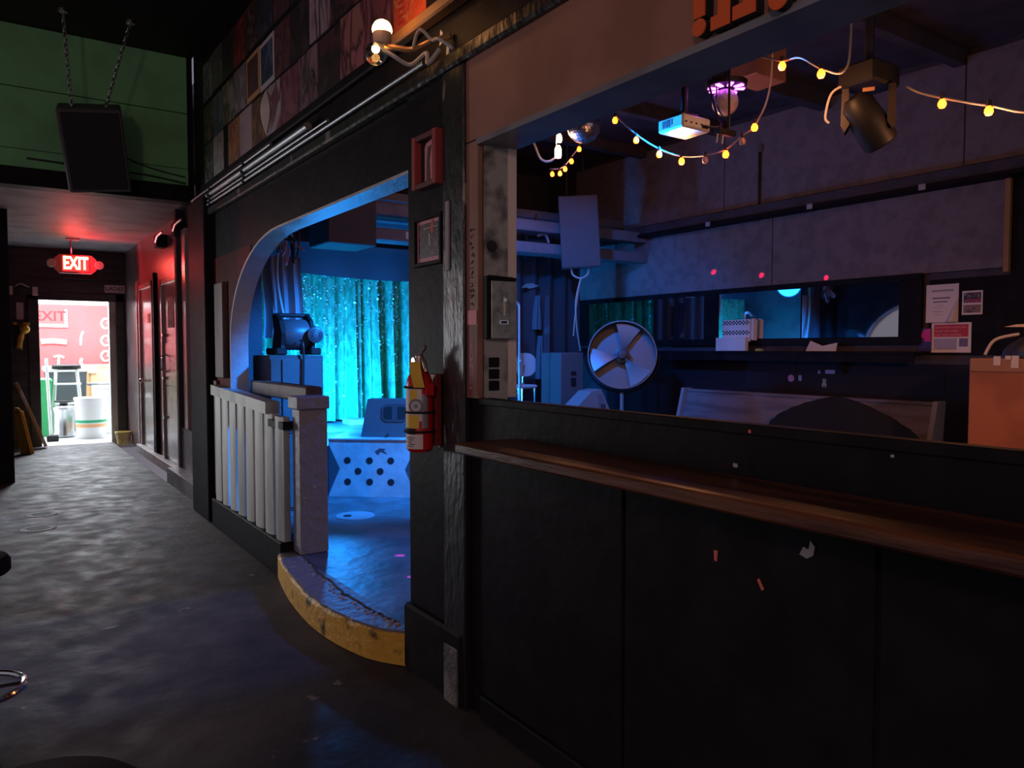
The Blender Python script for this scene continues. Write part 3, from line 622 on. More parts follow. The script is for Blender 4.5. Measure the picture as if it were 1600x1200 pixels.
# framed photograph
q0 = atX(656, 340, WX); q1 = atX(699, 412, WX); yc = (q0.y + q1.y) / 2
t = thing('framed_photograph', (WX, yc, 1.78), 'black framed stage photograph with pink mount on the pillar', 'picture')
M_ = facing_hall((WX - .012, yc, 1.91)); w, h = .125, .105
for (x0, x1, y0, y1) in ((-w, -w + .018, -h, h), (w - .018, w, -h, h), (-w + .018, w - .018, h - .016, h), (-w + .018, w - .018, -h, -h + .016)):
    MB(M_).box(x0, x1, y0, y1, 0, .022, .002).build('frame_bar', BLACK, t)
MB(M_).box(-w + .018, w - .018, -h + .016, h - .016, 0, .008).build('mount', mat('pink_mount', (.72, .30, .36), .6), t)
MB(M_).box(-w + .034, w - .022, -h + .036, h - .030, .008, .0095).build('photo_print', cover('photo_print', (.02, .012, .02), (.05, .02, .03), (.36, .10, .10), 26, 3), t)
MB(M_).prism([(.02, .03), (.04, .03), (.046, .06), (.036, .085), (.026, .085), (.014, .055)], 'z', .0095, .0105).build('print_figure', mat('print_red', (.6, .08, .06), .6), t)
MB(M_).box(-.05, .08, .052, .056, .0095, .0102).build('print_pole', mat('print_pale', (.5, .4, .4), .6), t)
MB(M_).box(0, .012, -.02, .03, .0095, .0102).build('print_figure', mat('print_pale', (.5, .4, .4), .6), t)
q = atX(704, 370, WX - .03)
tag(MB(facing_hall((WX - .012, q.y + .012, 1.905))).box(-.014, .014, -.14, .14, 0, .03, .003).build('grey_strip', mat('grey_batten_paint', (.34, .32, .31), .6)), 'narrow grey batten beside the framed photograph', 'batten')
# fire extinguisher
q = atX(659, 640, WX - .09); ey = q.y
fe = thing('fire_extinguisher', (WX - .09, ey, 1.02), 'red fire extinguisher with yellow tag in a wall bracket', 'fire extinguisher')
cx = WX - .10; r_ = .056; zb = 1.025
MB().lathe([(.045, zb), (r_, zb + .012), (r_, zb + .27), (.052, zb + .30), (.036, zb + .335), (.02, zb + .352), (.018, zb + .362)], (cx, ey, 0), 'z', 28).build('cylinder', RED, fe, True)
def wrap(z0, z1, a0, a1, dr, m, nm, par):
    n = 12
    MB().add([(cx + (r_ + dr) * math.cos(R(a0 + (a1 - a0) * i / n)), ey + (r_ + dr) * math.sin(R(a0 + (a1 - a0) * i / n)), z) for z in (z0, z1) for i in range(n + 1)],
             [(i, i + 1, n + 2 + i, n + 1 + i) for i in range(n)]).build(nm, m, par, True)
cyl = [o for o in fe.children if o.name.startswith('cylinder')] or None
cyl = bpy.data.objects['cylinder']
lbw = mat('label_white', (.80, .68, .68), .5); lby = mat('label_yellow', (.88, .58, .05), .5); lbg = mat('label_grey', (.45, .43, .44), .35, .5)
wrap(zb + .13, zb + .262, 160, 252, .0008, lbw, 'paper_label', cyl)
wrap(zb + .20, zb + .258, 200, 232, .0014, lby, 'yellow_label', cyl)
wrap(zb + .10, zb + .155, 150, 240, .0014, lby, 'yellow_label', cyl)
wrap(zb + .075, zb + .10, 150, 225, .0010, BLACKM, 'black_label', cyl)
wrap(zb + .015, zb + .075, 150, 256, .0010, lbw, 'paper_label', cyl)
wrap(zb + .10, zb + .24, 252, 278, .0012, lbg, 'silver_label', cyl)
al = R(228); sc_ = Vector((cx + (r_ + .0022) * math.cos(al), ey + (r_ + .0022) * math.sin(al), zb + .192))
Ms = frame(sc_, (-math.sin(al), math.cos(al), 0), (0, 0, 1))
MB(Ms).lathe([(.030, 0), (.030, .002), (1e-6, .002)], (0, 0, 0), 'z', 24).build('round_seal', mat('seal_dark', (.22, .20, .22), .5), cyl)
MB(Ms).lathe([(.021, .002), (.021, .003), (1e-6, .003)], (0, 0, 0), 'z', 20).build('round_seal', mat('seal_pale', (.62, .56, .60), .5), cyl)
MB(Ms).prism([(.012 * (1 if i % 2 else .5) * math.cos(math.pi * i / 5), .012 * (1 if i % 2 else .5) * math.sin(math.pi * i / 5)) for i in range(10)], 'z', .003, .004).build('seal_star', mat('seal_blue', (.20, .24, .36), .5), cyl)
for j in range(5):
    wrap(zb + .06 - j * .009, zb + .063 - j * .009, 178 + (j % 2) * 8, 222 - (j % 3) * 7, .0018, BLACKM, 'label_line', cyl)
vz = zb + .362
MB().lathe([(.017, vz), (.019, vz + .01), (.017, vz + .035), (.010, vz + .04)], (cx, ey, 0), 'z', 16).build('valve', mat('brass_valve', (.50, .40, .34), .35, .8), fe, True)
MB().lathe([(.016, -.004), (.016, .01), (.012, .014), (1e-6, .014)], (cx - .02, ey + .012, vz + .012), 'x', 14).build('pressure_gauge', CHROME, fe)
LEV = mat('lever_metal', (.42, .36, .33), .35, .7)
MB().tube(curve_pts([(cx - .005, ey + .015, vz + .03), (cx, ey - .02, vz + .05), (cx, ey - .055, vz + .075)], 5), [.011] * 5 + [.010] * 5 + [.009], 6).build('carry_lever', LEV, fe, True)
MB().tube(curve_pts([(cx, ey - .005, vz + .022), (cx, ey - .035, vz + .018), (cx, ey - .06, vz - .03)], 5), [.008] * 5 + [.009] * 5 + [.007], 6).build('squeeze_lever', LEV, fe, True)
MB().tube([(cx - .01, ey + .03, vz + .05), (cx, ey - .075, vz + .045)], .002, 5).build('safety_pin', CHROME, fe)
MB(frame((cx - .047, ey - .048, vz), (.75, -.66, 0), (0, 0, 1))).grid(lambda u, v: (-.022 + .046 * u + .022 * (1 - v), .012 - .105 * (1 - v), .016 + .010 * math.sin(3 * v) - .012 * v), 3, 6).build('inspection_tag', GOLDTAG, fe)
for zz in (zb + .268, zb + .165, zb + .085):
    MB().tube([(cx + (r_ + .006) * math.cos(R(a)), ey + (r_ + .006) * math.sin(R(a)), zz) for a in range(0, 360, 15)], .005, 6, True).build('bracket_band', BLACKM, fe, True)
MB().box(cx + r_ + .004, WX - .0125, ey - .03, ey + .03, zb + .02, zb + .32, .002).build('bracket_back', mat('dark_red_bracket', (.22, .02, .025), .5), fe)
MB().box(cx - .01, cx + .03, ey - r_ - .018, ey - r_ - .008, zb + .235, zb + .285, .002).build('bracket_clip', RED, fe)
q = atX(688, 686, WX - .012)
tag(MB(facing_hall((WX - .012, q.y, q.z))).box(-.006, .006, -.035, .035, 0, .008, .002).build('paint_chip', mat('chip_white', (.5, .46, .46), .6)), 'small upright pale metal clip right of the fire extinguisher', 'clip')
# coin mechanism on the jamb
a = atY(764, 432, 2.46); b = atY(806, 530, 2.46)
cm = thing('coin_box', ((a.x + b.x) / 2, 2.46, b.z), 'grey metal coin box with round dial plate on the jamb', 'coin box')
M_ = facing_front(((a.x + b.x) / 2, 2.46, (a.z + b.z) / 2)); w = (b.x - a.x) / 2; h = (a.z - b.z) / 2
MB(M_).box(-w - .004, w - .004, -h, h + .004, -.034, -.008, .003).build('black_housing', BLACK, cm)
COIN = mat('dull_nickel', (.34, .31, .27), .35, .7, c2=(.22, .20, .18), sc=20)
MB(M_).box(-w + .012, w, -h, h - .012, -.008, 0, .003).build('face_plate', COIN, cm)
MB(M_).lathe([(.030, 0), (.030, .003), (.027, .003), (.026, .001), (1e-6, .001)], (.006, .008, 0), 'z', 24).build('dial', COIN, cm)
MB(M_).box(.002, .011, -.03, .045, .001, .006, .001).build('coin_slot_bar', mat('worn_brass', (.55, .45, .34), .3, .8), cm)
MB(M_).box(-.001, .014, .022, .040, .006, .011, .002).build('coin_slot', CHROME, cm)
rt = MB(M_).box(-.015, .026, -.062, -.045, 0, .004, .001).build('reject_button', CHROME, cm)
MB(M_).box(-.008, .018, -.058, -.049, .004, .006).build('button_recess', BLACKM, rt)
MB(M_).prism([(-w + .012, h - .012), (w, h - .012), (w, h), (-w, h + .006)], 'z', -.008, .004).build('hood', BLACK, cm)

# orange block letters on the brown beam (only their lower parts come into view)
XL = WX - .022
def letter(poly, label, hole=None):
    t = thing('sign_letter', (XL, poly[0][0], 2.25), label, 'letter', 'orange block letters on the brown beam')
    MB().prism(poly, 'x', XL - .030, XL).build('black_side', BLACKM, t)
    MB().prism(poly, 'x', XL - .033, XL - .0301).build('orange_face', ORANGE, t)
def pp(x, y): v = atX(x, y, XL - .033); return (v.y, v.z)
y0, y1 = pp(1084, 25)[0], pp(1101, 20)[0]
zl = pp(1084, 31)[1]; zl2 = pp(1101, 24)[1]
zm = (zl + zl2) / 2
t = thing('sign_letter', (XL, y0, zm - .12), 'orange exclamation mark, leftmost sign on the brown beam', 'letter', 'orange block letters on the brown beam')
MB().prism([(y0, zm), (y1, zm), (y1 - .004, zm + .24), (y0 + .004, zm + .24)], 'x', XL - .030, XL).build('black_side', BLACKM, t)
MB().prism([(y0, zm), (y1, zm), (y1 - .004, zm + .24), (y0 + .004, zm + .24)], 'x', XL - .034, XL - .0301).build('orange_face', ORANGE, t)
cy_, cz_ = pp(1092, 43)
el = [(cy_ + .022 * math.cos(2 * math.pi * i / 20), cz_ + .022 * math.sin(2 * math.pi * i / 20)) for i in range(20)]
MB().prism(el, 'x', XL - .030, XL).build('black_dot_side', BLACKM, t); MB().prism(el, 'x', XL - .034, XL - .0301).build('orange_dot', ORANGE, t)
for (x0, xs, x1, lab) in ((1110, 1121, 1140, 'orange hooked block letter next to the exclamation mark'), (1144, 1160, 1180, 'orange hooked block letter, second after the exclamation mark')):
    ya, yb, yc = pp(x0, 40)[0], pp(xs, 36)[0], pp(x1, 30)[0]; zb_ = pp(x0, 49)[1] if x0 < 1130 else pp(x0, 33)[1]
    L_ = [(ya, zb_), (yc, zb_), (yc, zb_ + .26), (yb, zb_ + .26), (yb, zb_ + .034), (ya, zb_ + .034)]
    letter(L_, lab)
cy_, cz_ = pp(1216, -6)
el = [(cy_ + .028 * math.cos(2 * math.pi * i / 20), cz_ + .03 * math.sin(2 * math.pi * i / 20) * 1.0) for i in range(20)]
letter(el, 'orange rounded letter end just below the top edge of the photo')

# ================================================================== BAR RAIL
dr = thing('drink_rail', (1.44, 0, 1.09), 'long dark stained wooden drink rail below the bar opening', 'counter')
MB().box(1.31, WX - .012, -2.5, 2.27, 1.095, 1.13, .006).build('board', WOODRAIL, dr)
MB().box(WX - .05, WX - .0125, -2.5, 2.25, 1.04, 1.094, .004).build('support_batten', BLACKM, dr)
def dab(px_, py_, pts, m, lab, X=WX - .012, cat='paint mark'):
    p = atX(px_, py_, X); MM = facing_hall(p)
    tag(MB(MM).prism(pts, 'z', 0, .003).build('paint_dab', m), lab, cat)
rd = mat('red_dab', (.75, .16, .12), .5); sv = mat('silver_dab', (.5, .46, .45), .35, .5)
dab(1119, 868, [(-.004, -.014), (.004, -.014), (.006, .014), (-.006, .014)], rd, 'small upright red paint dab on the black bar front')
dab(1189, 913, [(.004, -.014), (.011, -.010), (-.004, .014), (-.010, .010)], rd, 'small slanting red paint dab on the black bar front')
dab(1262, 858, [(-.02, -.016), (.0, -.022), (.016, -.012), (.02, .01), (.008, .022), (.004, .0), (-.01, .004)], sv, 'torn silver sticker remnant on the black bar front')
dab(1150, 727, [(-.007, -.005), (.007, -.005), (.006, .005), (-.007, .005)], sv, 'tiny silver staple plate on the black parapet, middle one')
dab(1400, 713, [(-.010, -.003), (-.003, -.003), (-.003, .003), (-.010, .003)], sv, 'tiny silver staple on the black parapet, rightmost one')
dab(1172, 674, [(-.003, -.004), (.004, -.004), (.003, .004), (-.003, .004)], rd, 'tiny pink fleck on the black parapet')

# ================================================================== FOREGROUND STOOLS
def stool(c, zs, rs, label, ringz=.28, rr_=.15):
    t = thing('bar_stool', (c[0], c[1], 0), label, 'stool', 'bar stools by the camera')
    MB().lathe([(rs * .92, zs - .06), (rs, zs - .05), (rs, zs - .015), (rs * .9, zs), (1e-6, zs + .005)], (c[0], c[1], 0), 'z', 32).build('seat', mat('black_vinyl', (.012, .012, .013), .75, spec=.2), t, True)
    MB().tube([(c[0] + rr_ * math.cos(2 * math.pi * k / 36), c[1] + rr_ * math.sin(2 * math.pi * k / 36), ringz) for k in range(36)], .011, 8, True).build('foot_ring', CHROME, t, True)
    for k in range(3):
        a = 2 + 2 * math.pi / 3 * k
        MB().tube([(c[0], c[1], ringz), (c[0] + rr_ * math.cos(a), c[1] + rr_ * math.sin(a), ringz)], .007, 6).build('ring_spoke', CHROME, t, True)
    MB().tube([(c[0], c[1], .02), (c[0], c[1], zs - .05)], .025, 10).build('post', CHROME, t, True)
    MB().lathe([(rs * .6, .002), (rs * .6, .012), (.03, .03)], (c[0], c[1], 0), 'z', 24).build('base', DARKMETAL, t, True)
c = atZ(-42, 1080, .28); stool((c.x, c.y), .74, .12, 'black bar stool with chrome foot ring at the left edge')
c = atZ(45, 1265, .72); stool((c.x, c.y), .72, .18, 'black padded bar stool in the near left corner', .3, .14)
# floor cleanout covers in the hall
for (x, y, r_, lab) in ((60, 826, .13, 'round floor cleanout with pale worn ring, nearer the camera'), (66, 804, .12, 'round floor cleanout with pale worn ring, farther from the camera')):
    p = atZ(x, y, 0); t = thing('floor_cleanout', (p.x, p.y, 0), lab, 'cleanout', 'floor cleanouts in the hall')
    MB().lathe([(r_, .0005), (r_ * .98, .004), (r_ * .62, .004), (r_ * .62, .0005)], (p.x, p.y, 0), 'z', 24).build('worn_ring', mat('worn_ring_paint', (.20, .18, .18), .7, c2=(.08, .07, .07), sc=12), t)
    MB().lathe([(r_ * .6, .0005), (r_ * .58, .0035), (1e-6, .0035)], (p.x - .0, p.y, 0), 'z', 20).build('cover_plate', BLACKM, t)

# ================================================================== STAGE
# sequin curtain with folds
def cfold(X):
    return 8.50 + .07 * math.sin(X * 23 + 1.6 * math.sin(X * 3.1)) + .04 * math.sin(X * 57 + 2.5 * math.sin(X * 5))
SEQ = mat('teal_sequin_cloth', (.13, .64, .36), .42, .3, c2=(.07, .38, .21), sc=22, bump=.5, bsc=120, stretch=(1, 1, .4))
ct = thing('sequin_curtain', (4.4, 8.5, .62), 'tall shimmering sequin curtain hung across the back of the stage', 'curtain')
def cpt(X, v):
    z = .625 + (2.62 - .625) * v
    k = .55 + .45 * (1 - v)
    return (X + .03 * (1 - v) * math.sin(X * 7), 8.50 + (cfold(X) - 8.50) * (k + .35 * (1 - v)), z)
MB().grid(lambda u, v: cpt(2.1 + 4.5 * u, v), 420, 10).build('cloth', SEQ, ct, True)
sq = MB()
for i in range(5200):
    X = 2.15 + 4.4 * random.random(); v = random.random() ** .6
    if random.random() > .30 + .7 * v * (0.6 + .4 * math.sin(X * 6.0 + v * 4)): continue
    p = Vector(cpt(X, v)); p.y -= .008
    n = Vector((random.gauss(-.2, .55), -1, random.gauss(.0, .5))).normalized()
    u = n.orthogonal().normalized(); w = n.cross(u); r_ = random.uniform(.006, .013)
    sq.add([p + (u * math.cos(a) + w * math.sin(a)) * r_ for a in [math.pi / 3 * k for k in range(6)]], [(0, 1, 2, 3, 4, 5)])
so = sq.build('sequins', mat('sequin_foil', (.7, .95, .85), .30, .35), ct); so['kind'] = 'stuff'
# valance and stage ceiling pieces
VAL = mat('navy_valance_cloth', (.075, .08, .10), .8)
MB().grid(lambda u, v: (1.75 + 4.9 * u, 8.36 + .02 * math.sin(u * 60), 2.24 + .05 * math.sin(u * 9) * (1 - v) + .36 * v), 160, 4)
tag(MB().grid(lambda u, v: (1.75 + 4.9 * u, 8.30 + .015 * math.sin(u * 50) * (1 - v), 2.27 + .02 * math.sin(u * 11) * (1 - v) + .36 * v), 160, 4).build('valance', VAL, None, True), 'dark navy cloth valance along the top of the sequin curtain', 'valance')
CEILP = mat('stage_ceiling_panel', (.22, .22, .24), .6, c2=(.17, .17, .19), sc=3, bump=.2)
sc0 = struct(MB().box(WB, XB, 7.3, 8.9, 2.98, 3.06).build('ceiling', CEILP))
for k, yy in enumerate((7.35, 7.75, 8.15)):
    struct(MB().box(WB, XB, yy, yy + .12, 2.84, 2.98, .006).build('trim_%d' % (26 + k), CEILP))
t = thing('ceiling_duct', (3.0, 7.0, 2.52), 'boxy painted air duct under the stage ceiling', 'duct')
a = atY(497, 345, 7.0); b = atY(572, 385, 7.0)
MB().box(a.x, b.x, 6.75, 7.25, 2.42, 3.02, .01).build('duct_body', CABBLK, t)
MB().box(b.x, XB, 6.85, 7.05, 2.74, 2.86, .01).build('duct_run', CEILP, t)
MB().box(b.x, XB, 6.85, 7.10, 2.50, 2.62, .01).build('lower_run', CEILP, t)
MB().box(b.x + .35, b.x + .43, 6.845, 6.85, 2.53, 2.60).build('paper_label', PAPER, t)
# cables clump by the arch top
q = atY(452, 375, 6.6)
t = thing('cable_bundle', (q.x, 6.6, q.z - .1), 'loose bundle of cables under the stage ceiling by the arch', 'cables')
for k in range(6):
    pr = [(q.x + random.uniform(-.12, .12), 6.6 + random.uniform(-.1, .1), q.z + random.uniform(-.12, .1)) for _ in range(4)]
    MB().tube(curve_pts([(q.x + random.uniform(-.05, .05), 6.6, 3.899)] + pr, 5), .009, 5).build('cable', CORDB if k % 3 else mat('pink_cord', (.6, .3, .3), .5), t, True)
# side drape and tubes at the left of the stage
tag(MB().grid(lambda u, v: (2.06 + .36 * u + .01 * math.sin(v * 5), 7.0 + .04 * math.sin(u * 22), 1.55 + .75 * v), 30, 6).build('side_cloth', mat('grey_side_cloth', (.30, .31, .34), .8), None, True), 'pale blue-lit cloth hanging between the arch and the sequin curtain', 'cloth')
tag(MB().tube(curve_pts([(2.20, 6.9, 2.6), (2.16, 6.9, 2.1), (2.24, 6.9, 1.6), (2.23, 6.9, 1.42)], 6), .012, 6).build('hanging_cable', CORDW), 'pale cable hanging down in front of the side cloth', 'cable')
# two stacked subwoofers and the blower on them
a = atY(420, 553, 6.0); b = atY(505, 560, 6.0)
sx0, sx1 = a.x, b.x
for k, (z0, z1, lab) in enumerate(((ZP + .001, .775, 'black subwoofer cabinet standing on the platform behind the balustrade slats'), (.777, 1.40, 'black subwoofer cabinet under the blower, topmost of its stack'))):
    t = thing('subwoofer', ((sx0 + sx1) / 2, 6.3, z0), lab, 'speaker', 'stacked subwoofers')
    MB().box(sx0, sx1, 6.0, 6.44, z0, z1, .008).build('cabinet', CABBLK, t)
    MB().box(sx0 + .10, sx1 - .02, 5.988, 6.0, z0 + .03, z1 - .03, .003).build('grille', GRILLE, t)
    MB().box(sx0 + .01, sx0 + .09, 5.99, 6.0, z0 + .03, z1 - .03, .003).build('vent_panel', CABBLK, t)
bx = (atY(420, 553, 6.2).x + atY(496, 553, 6.2).x) / 2 + .02
bl = thing('blower_fan', (bx, 6.2, 1.402), 'black drum blower fan with carrying handle on the subwoofer', 'fan')
MB().lathe([(.02, -.105), (.115, -.105), (.125, -.09), (.125, .09), (.115, .105), (.02, .105)], (bx - .02, 6.2, 1.402 + .165), 'x', 28).build('drum', mat('blower_plastic', (.09, .09, .10), .4), bl, True)
for s_ in (-1, 1):
    pl_ = [(6.2 - .13, 1.404), (6.2 + .13, 1.404), (6.2 + .11, 1.49), (6.2 + .07, 1.60), (6.2 + .10, 1.72), (6.2 + .02, 1.735), (6.2 - .08, 1.68), (6.2 - .135, 1.58), (6.2 - .12, 1.48)]
    MB().prism(pl_, 'x', bx - .02 + s_ * .125 - .014, bx - .02 + s_ * .125 + .014).build('side_bracket', PLASTIC, bl)
    MB().box(bx - .02 + s_ * .14 - .045, bx - .02 + s_ * .14 + .045, 6.06, 6.34, 1.403, 1.46, .01).build('foot', PLASTIC, bl)
MB().tube([(bx - .17, 6.24, 1.725), (bx + .13, 6.24, 1.725)], .018, 10).build('handle', PLASTIC, bl, True)
Mg = frame((bx - .02 + .142, 6.17, 1.57), (-.25, -.97, 0), (0, 0, 1))
gr = MB().lathe([(.075, .0), (.075, .02), (.068, .026), (1e-6, .03)], (bx + .122, 6.17, 1.57), 'x', 24).build('intake_disc', PLASTIC, bl, True)
Mf = facing_front((bx + .11, 6.055, 1.565))
MB(Mf).lathe([(.066, 0), (.066, .018), (.058, .024), (1e-6, .026)], (0, 0, 0), 'z', 24).build('intake_cover', mat('blower_plastic', (.09, .09, .10)), bl, True)
for rr_ in (.03, .045): MB(Mf).tube([(rr_ * math.cos(a), rr_ * math.sin(a), .026) for a in [2 * math.pi * k / 20 for k in range(20)]], .003, 5, True).build('intake_ring', PLASTIC, bl)
MB().tube(curve_pts([(bx - .01, 6.06, 1.52), (bx - .02, 5.98, 1.50), (bx - .015, 5.97, 1.40), (bx - .02, 5.97, 1.1), (bx, 5.97, .9)], 6), .009, 6).build('power_cord', CORDB, bl, True)
# vented riser box and floor monitor on it, both turned to the camera
A = atZ(514, 776, ZP); B = atZ(652, 778, ZP)
rv = (B - A); rv.z = 0; wB = rv.length
M_ = frame((A + B) / 2, rv, (0, 0, 1)); hB = .50
rz = thing('riser_box', (A + B) / 2, 'blue-lit wooden riser box with eight round holes', 'box')
RISER = mat('pale_riser_paint', (.50, .52, .54), .5, c2=(.38, .40, .42), sc=5, bump=.35, bsc=10)
h = wB / 2
MB(M_).add([(-h + .04, 0.001, 0), (h - .04, 0.001, 0), (h, hB, 0), (-h, hB, 0), (-h + .04, .001, -.6), (h - .04, .001, -.6), (h, hB, -.6), (-h, hB, -.6)][0:0] or
           [(-h, .001, 0), (h, .001, 0), (h, hB, 0), (-h, hB, 0), (-h, .001, -.55), (h, .001, -.55), (h, hB, -.55), (-h, hB, -.55)],
           [(0, 1, 2, 3), (4, 5, 6, 7), (0, 1, 5, 4), (2, 3, 7, 6), (0, 3, 7, 4), (1, 2, 6, 5)]).build('box_body', RISER, rz)
for (x, y) in ((-.62, .62), (-.12, .62), (.36, .62), (-.38, .45), (.12, .45), (-.62, .28), (-.12, .28), (.36, .28)):
    MB(M_).lathe([(.030, .0), (.030, .0025), (1e-6, .0025)], (x * h * 1.0 + .02, y * hB * 1.1 - .02, 0), 'z', 16).build('round_hole', BLACKM, rz)
for s_ in (-1, 1):
    MB(M_).prism([(s_ * h, .02), (s_ * h, hB - .03), (s_ * (h - .10), hB * .5)], 'z', 0, .004).build('corner_gusset', mat('dark_gusset', (.07, .075, .09), .6), rz)
MB(M_).box(-h, h, hB, hB + .015, -.56, .012, .003).build('lid', RISER, rz)
MB(M_).prism([(.02, hB - .10), (.06, hB - .07), (.12, hB - .075), (.10, hB - .09), (.13, hB - .12), (.07, hB - .10), (.05, hB - .13)], 'z', 0, .002).build('scuff', mat('dark_gusset', (.07, .075, .09)), rz)
mt = thing('floor_monitor', M_ @ Vector((.10, hB + .016, -.2)), 'black wedge floor monitor with twin handle slots on the riser', 'speaker')
Mm = M_ @ Matrix.Translation((.14, hB + .017, -.10))
MB(Mm).add([(-.27, 0, 0), (.27, 0, 0), (.22, .33, -.05), (-.22, .33, -.05), (-.27, 0, -.32), (.27, 0, -.32), (.22, .33, -.20), (-.22, .33, -.20)],
           [(0, 1, 2, 3), (4, 5, 6, 7), (0, 1, 5, 4), (2, 3, 7, 6), (0, 3, 7, 4), (1, 2, 6, 5)]).build('cabinet', mat('monitor_shell', (.085, .085, .095), .5, bump=.2, bsc=160), mt)
Mh = Mm @ frame((0.03, .21, -.031), (1, 0, 0), (0, 1, -.15))
octa = [(-.12, -.05), (-.08, -.08), (.08, -.08), (.12, -.05), (.12, .05), (.08, .08), (-.08, .08), (-.12, .05)]
hp = MB(Mh).prism(octa, 'z', -.004, .006).build('handle_plate', mat('monitor_plate', (.05, .05, .06), .45), mt)
for s_ in (-1, 1): MB(Mh).prism([(s_ * .025, -.055), (s_ * .085, -.055), (s_ * .10, -.03), (s_ * .10, .03), (s_ * .085, .055), (s_ * .025, .055)], 'z', .006, .0085).build('handle_slot', mat('slot_black', (.008, .008, .01), .7), hp)
MB(Mm).tube(curve_pts([(-.02, .03, .012), (-.10, -.10, .05), (-.26, -.28, .06), (-.42, -.36, .08), (-.46, -.40, -.1)], 6), .008, 6).build('signal_cable', CORDB, mt, True)
# white foot blocks on the stage floor
tag(MB().box(3.32, 3.75, 8.05, 8.30, .601, .66, .005).build('stage_block', mat('pale_block', (.5, .5, .5), .6)), 'low pale block on the stage floor at the foot of the sequin curtain', 'block')

# wing drape, garments, mic stand and stool (seen through the bar opening)
WING = mat('black_wing_cloth', (.055, .055, .065), .85)
tag(MB().grid(lambda u, v: (4.55 + 1.5 * u, 7.42 + .035 * math.sin(u * 42 + .8 * math.sin(v * 3)), .605 + 2.3 * v), 110, 8).build('wing_drape', WING, None, True), 'black wing drape hanging at the side of the stage', 'drape')
def garment(px_, py0, py1, w, lab, m, Yp):
    a = atY(px_, py0, Yp); b = atY(px_, py1, Yp)
    hook = atY(px_, py0 - 4, 7.38)
    def fn(u, v):
        z = b.z + (a.z - b.z) * v; ww = w * (1.0 - .75 * v ** 2)
        return (a.x + (u - .5) * 2 * ww, Yp - .05 * math.sin(math.pi * u) + .02 * math.sin(u * 19), z)
    tag(MB().grid(fn, 16, 8).build('hanging_garment', m, None, True), lab, 'garment', 'garments hung by the stage')
GM = mat('navy_garment', (.13, .14, .17), .85)
garment(838, 462, 515, .07, 'short dark garment hung on the wing drape behind the microphone stand', GM, 7.376)
garment(853, 462, 575, .04, 'long narrow dark garment hung on the wing drape', GM, 7.37)
garment(842, 525, 592, .06, 'dark sleeve-like garment hung low on the wing drape', GM, 7.37)
t = thing('hanging_scarf', atY(828, 445, 7.3), 'crumpled pale scarf pinned high on the wing drape', 'scarf')
p = atY(828, 447, 7.352)
MB(facing_front(p)).grid(lambda u, v: (-.12 + .25 * u, -.03 + .06 * v * math.sin(math.pi * u) + .10 * abs(u - .5) * u, .025 * math.sin(u * 9 + v * 3)), 14, 4).build('cloth', mat('pale_scarf', (.38, .38, .36), .8), t, True)
# shelf of clutter under the room ceiling: hung par can
p = atY(838, 385, 7.1)
t = thing('par_can_light', (p.x, 7.1, p.z - .12), 'black par can light clamped above the wing drape', 'stage light')
MB(frame(p, (.6, .8, 0), (.2, 0, 1))).lathe([(.07, -.14), (.11, -.10), (.11, .10), (.115, .10)], (0, 0, 0), 'z', 18).build('can', PLASTIC, t, True)
MB().tube(curve_pts([(p.x - .13, 7.1, p.z), (p.x - .13, 7.1, p.z + .16), (p.x, 7.1, p.z + .20), (p.x + .13, 7.1, p.z + .16), (p.x + .13, 7.1, p.z)], 4), .012, 6).build('yoke', DARKMETAL, t, True)
MB().tube([(p.x, 7.1, p.z + .20), (p.x, 7.1, 2.98)], .015, 8).build('hanger', DARKMETAL, t)
MB().tube(curve_pts([(p.x - .06, 7.0, p.z + .10), (p.x + .03, 6.98, p.z + .13), (p.x + .10, 7.0, p.z + .04)], 5), .016, 6).build('pale_strap', mat('pale_strap', (.5, .42, .48), .6), t, True)
b0 = atY(812, 625, 6.7); t0 = atY(811, 482, 6.7)
t = thing('microphone_stand', (b0.x, 6.7, .60), 'pale metal microphone stand with bent gooseneck on the stage', 'microphone stand')
MB().tube([(b0.x, 6.7, .60), (t0.x, 6.7, t0.z)], .013, 8).build('pole', mat('pale_metal', (.7, .72, .72), .35, .6), t, True)
MB().lathe([(.13, .601), (.13, .615), (.02, .63)], (b0.x, 6.7, 0), 'z', 20).build('base', DARKMETAL, t)
MB().tube(curve_pts([t0, t0 + Vector((-.01, 0, .05)), t0 + Vector((-.08, 0, .07)), t0 + Vector((-.18, 0, .02))], 5), .014, 8).build('gooseneck', mat('pale_metal', (.7, .72, .72)), t, True)
MB().lathe([(.02, -.02), (.024, 0), (.02, .02)], (b0.x, 6.7, atY(812, 565, 6.7).z), 'z', 10).build('clutch', mat('pale_metal', (.7, .72, .72)), t)
MB().ball(t0 + Vector((-.20, 0, .01)), .03).build('microphone', DARKMETAL, t, True)
p = atY(822, 570, 6.95)
t = thing('stage_chair', (p.x - .03, 7.0, .60), 'pale stage chair with rounded back behind the microphone stand', 'chair')
PC = mat('pale_chair_vinyl', (.62, .64, .62), .5)
MB(facing_front((p.x, 6.95, p.z))).grid(lambda u, v: (-.13 + .26 * u, (-.13 + .26 * v) * (1 - .5 * (2 * u - 1) ** 4), -.04 * math.cos(math.pi * (u - .5))), 12, 8).build('backrest', PC, t, True)
MB().box(p.x - .2, p.x + .06, 6.80, 7.12, 1.02, 1.06, .02).build('seat', PC, t)
for (dx, dy) in ((-.18, -.12), (.04, -.12), (-.18, .12), (.04, .12)):
    MB().tube([(p.x + dx, 6.96 + dy, .601), (p.x + dx, 6.96 + dy, 1.03)], .012, 8).build('leg', CHROME, t)
MB().tube([(p.x, 7.02, 1.04), (p.x, 6.99, p.z)], .015, 8).build('back_support', CHROME, t)
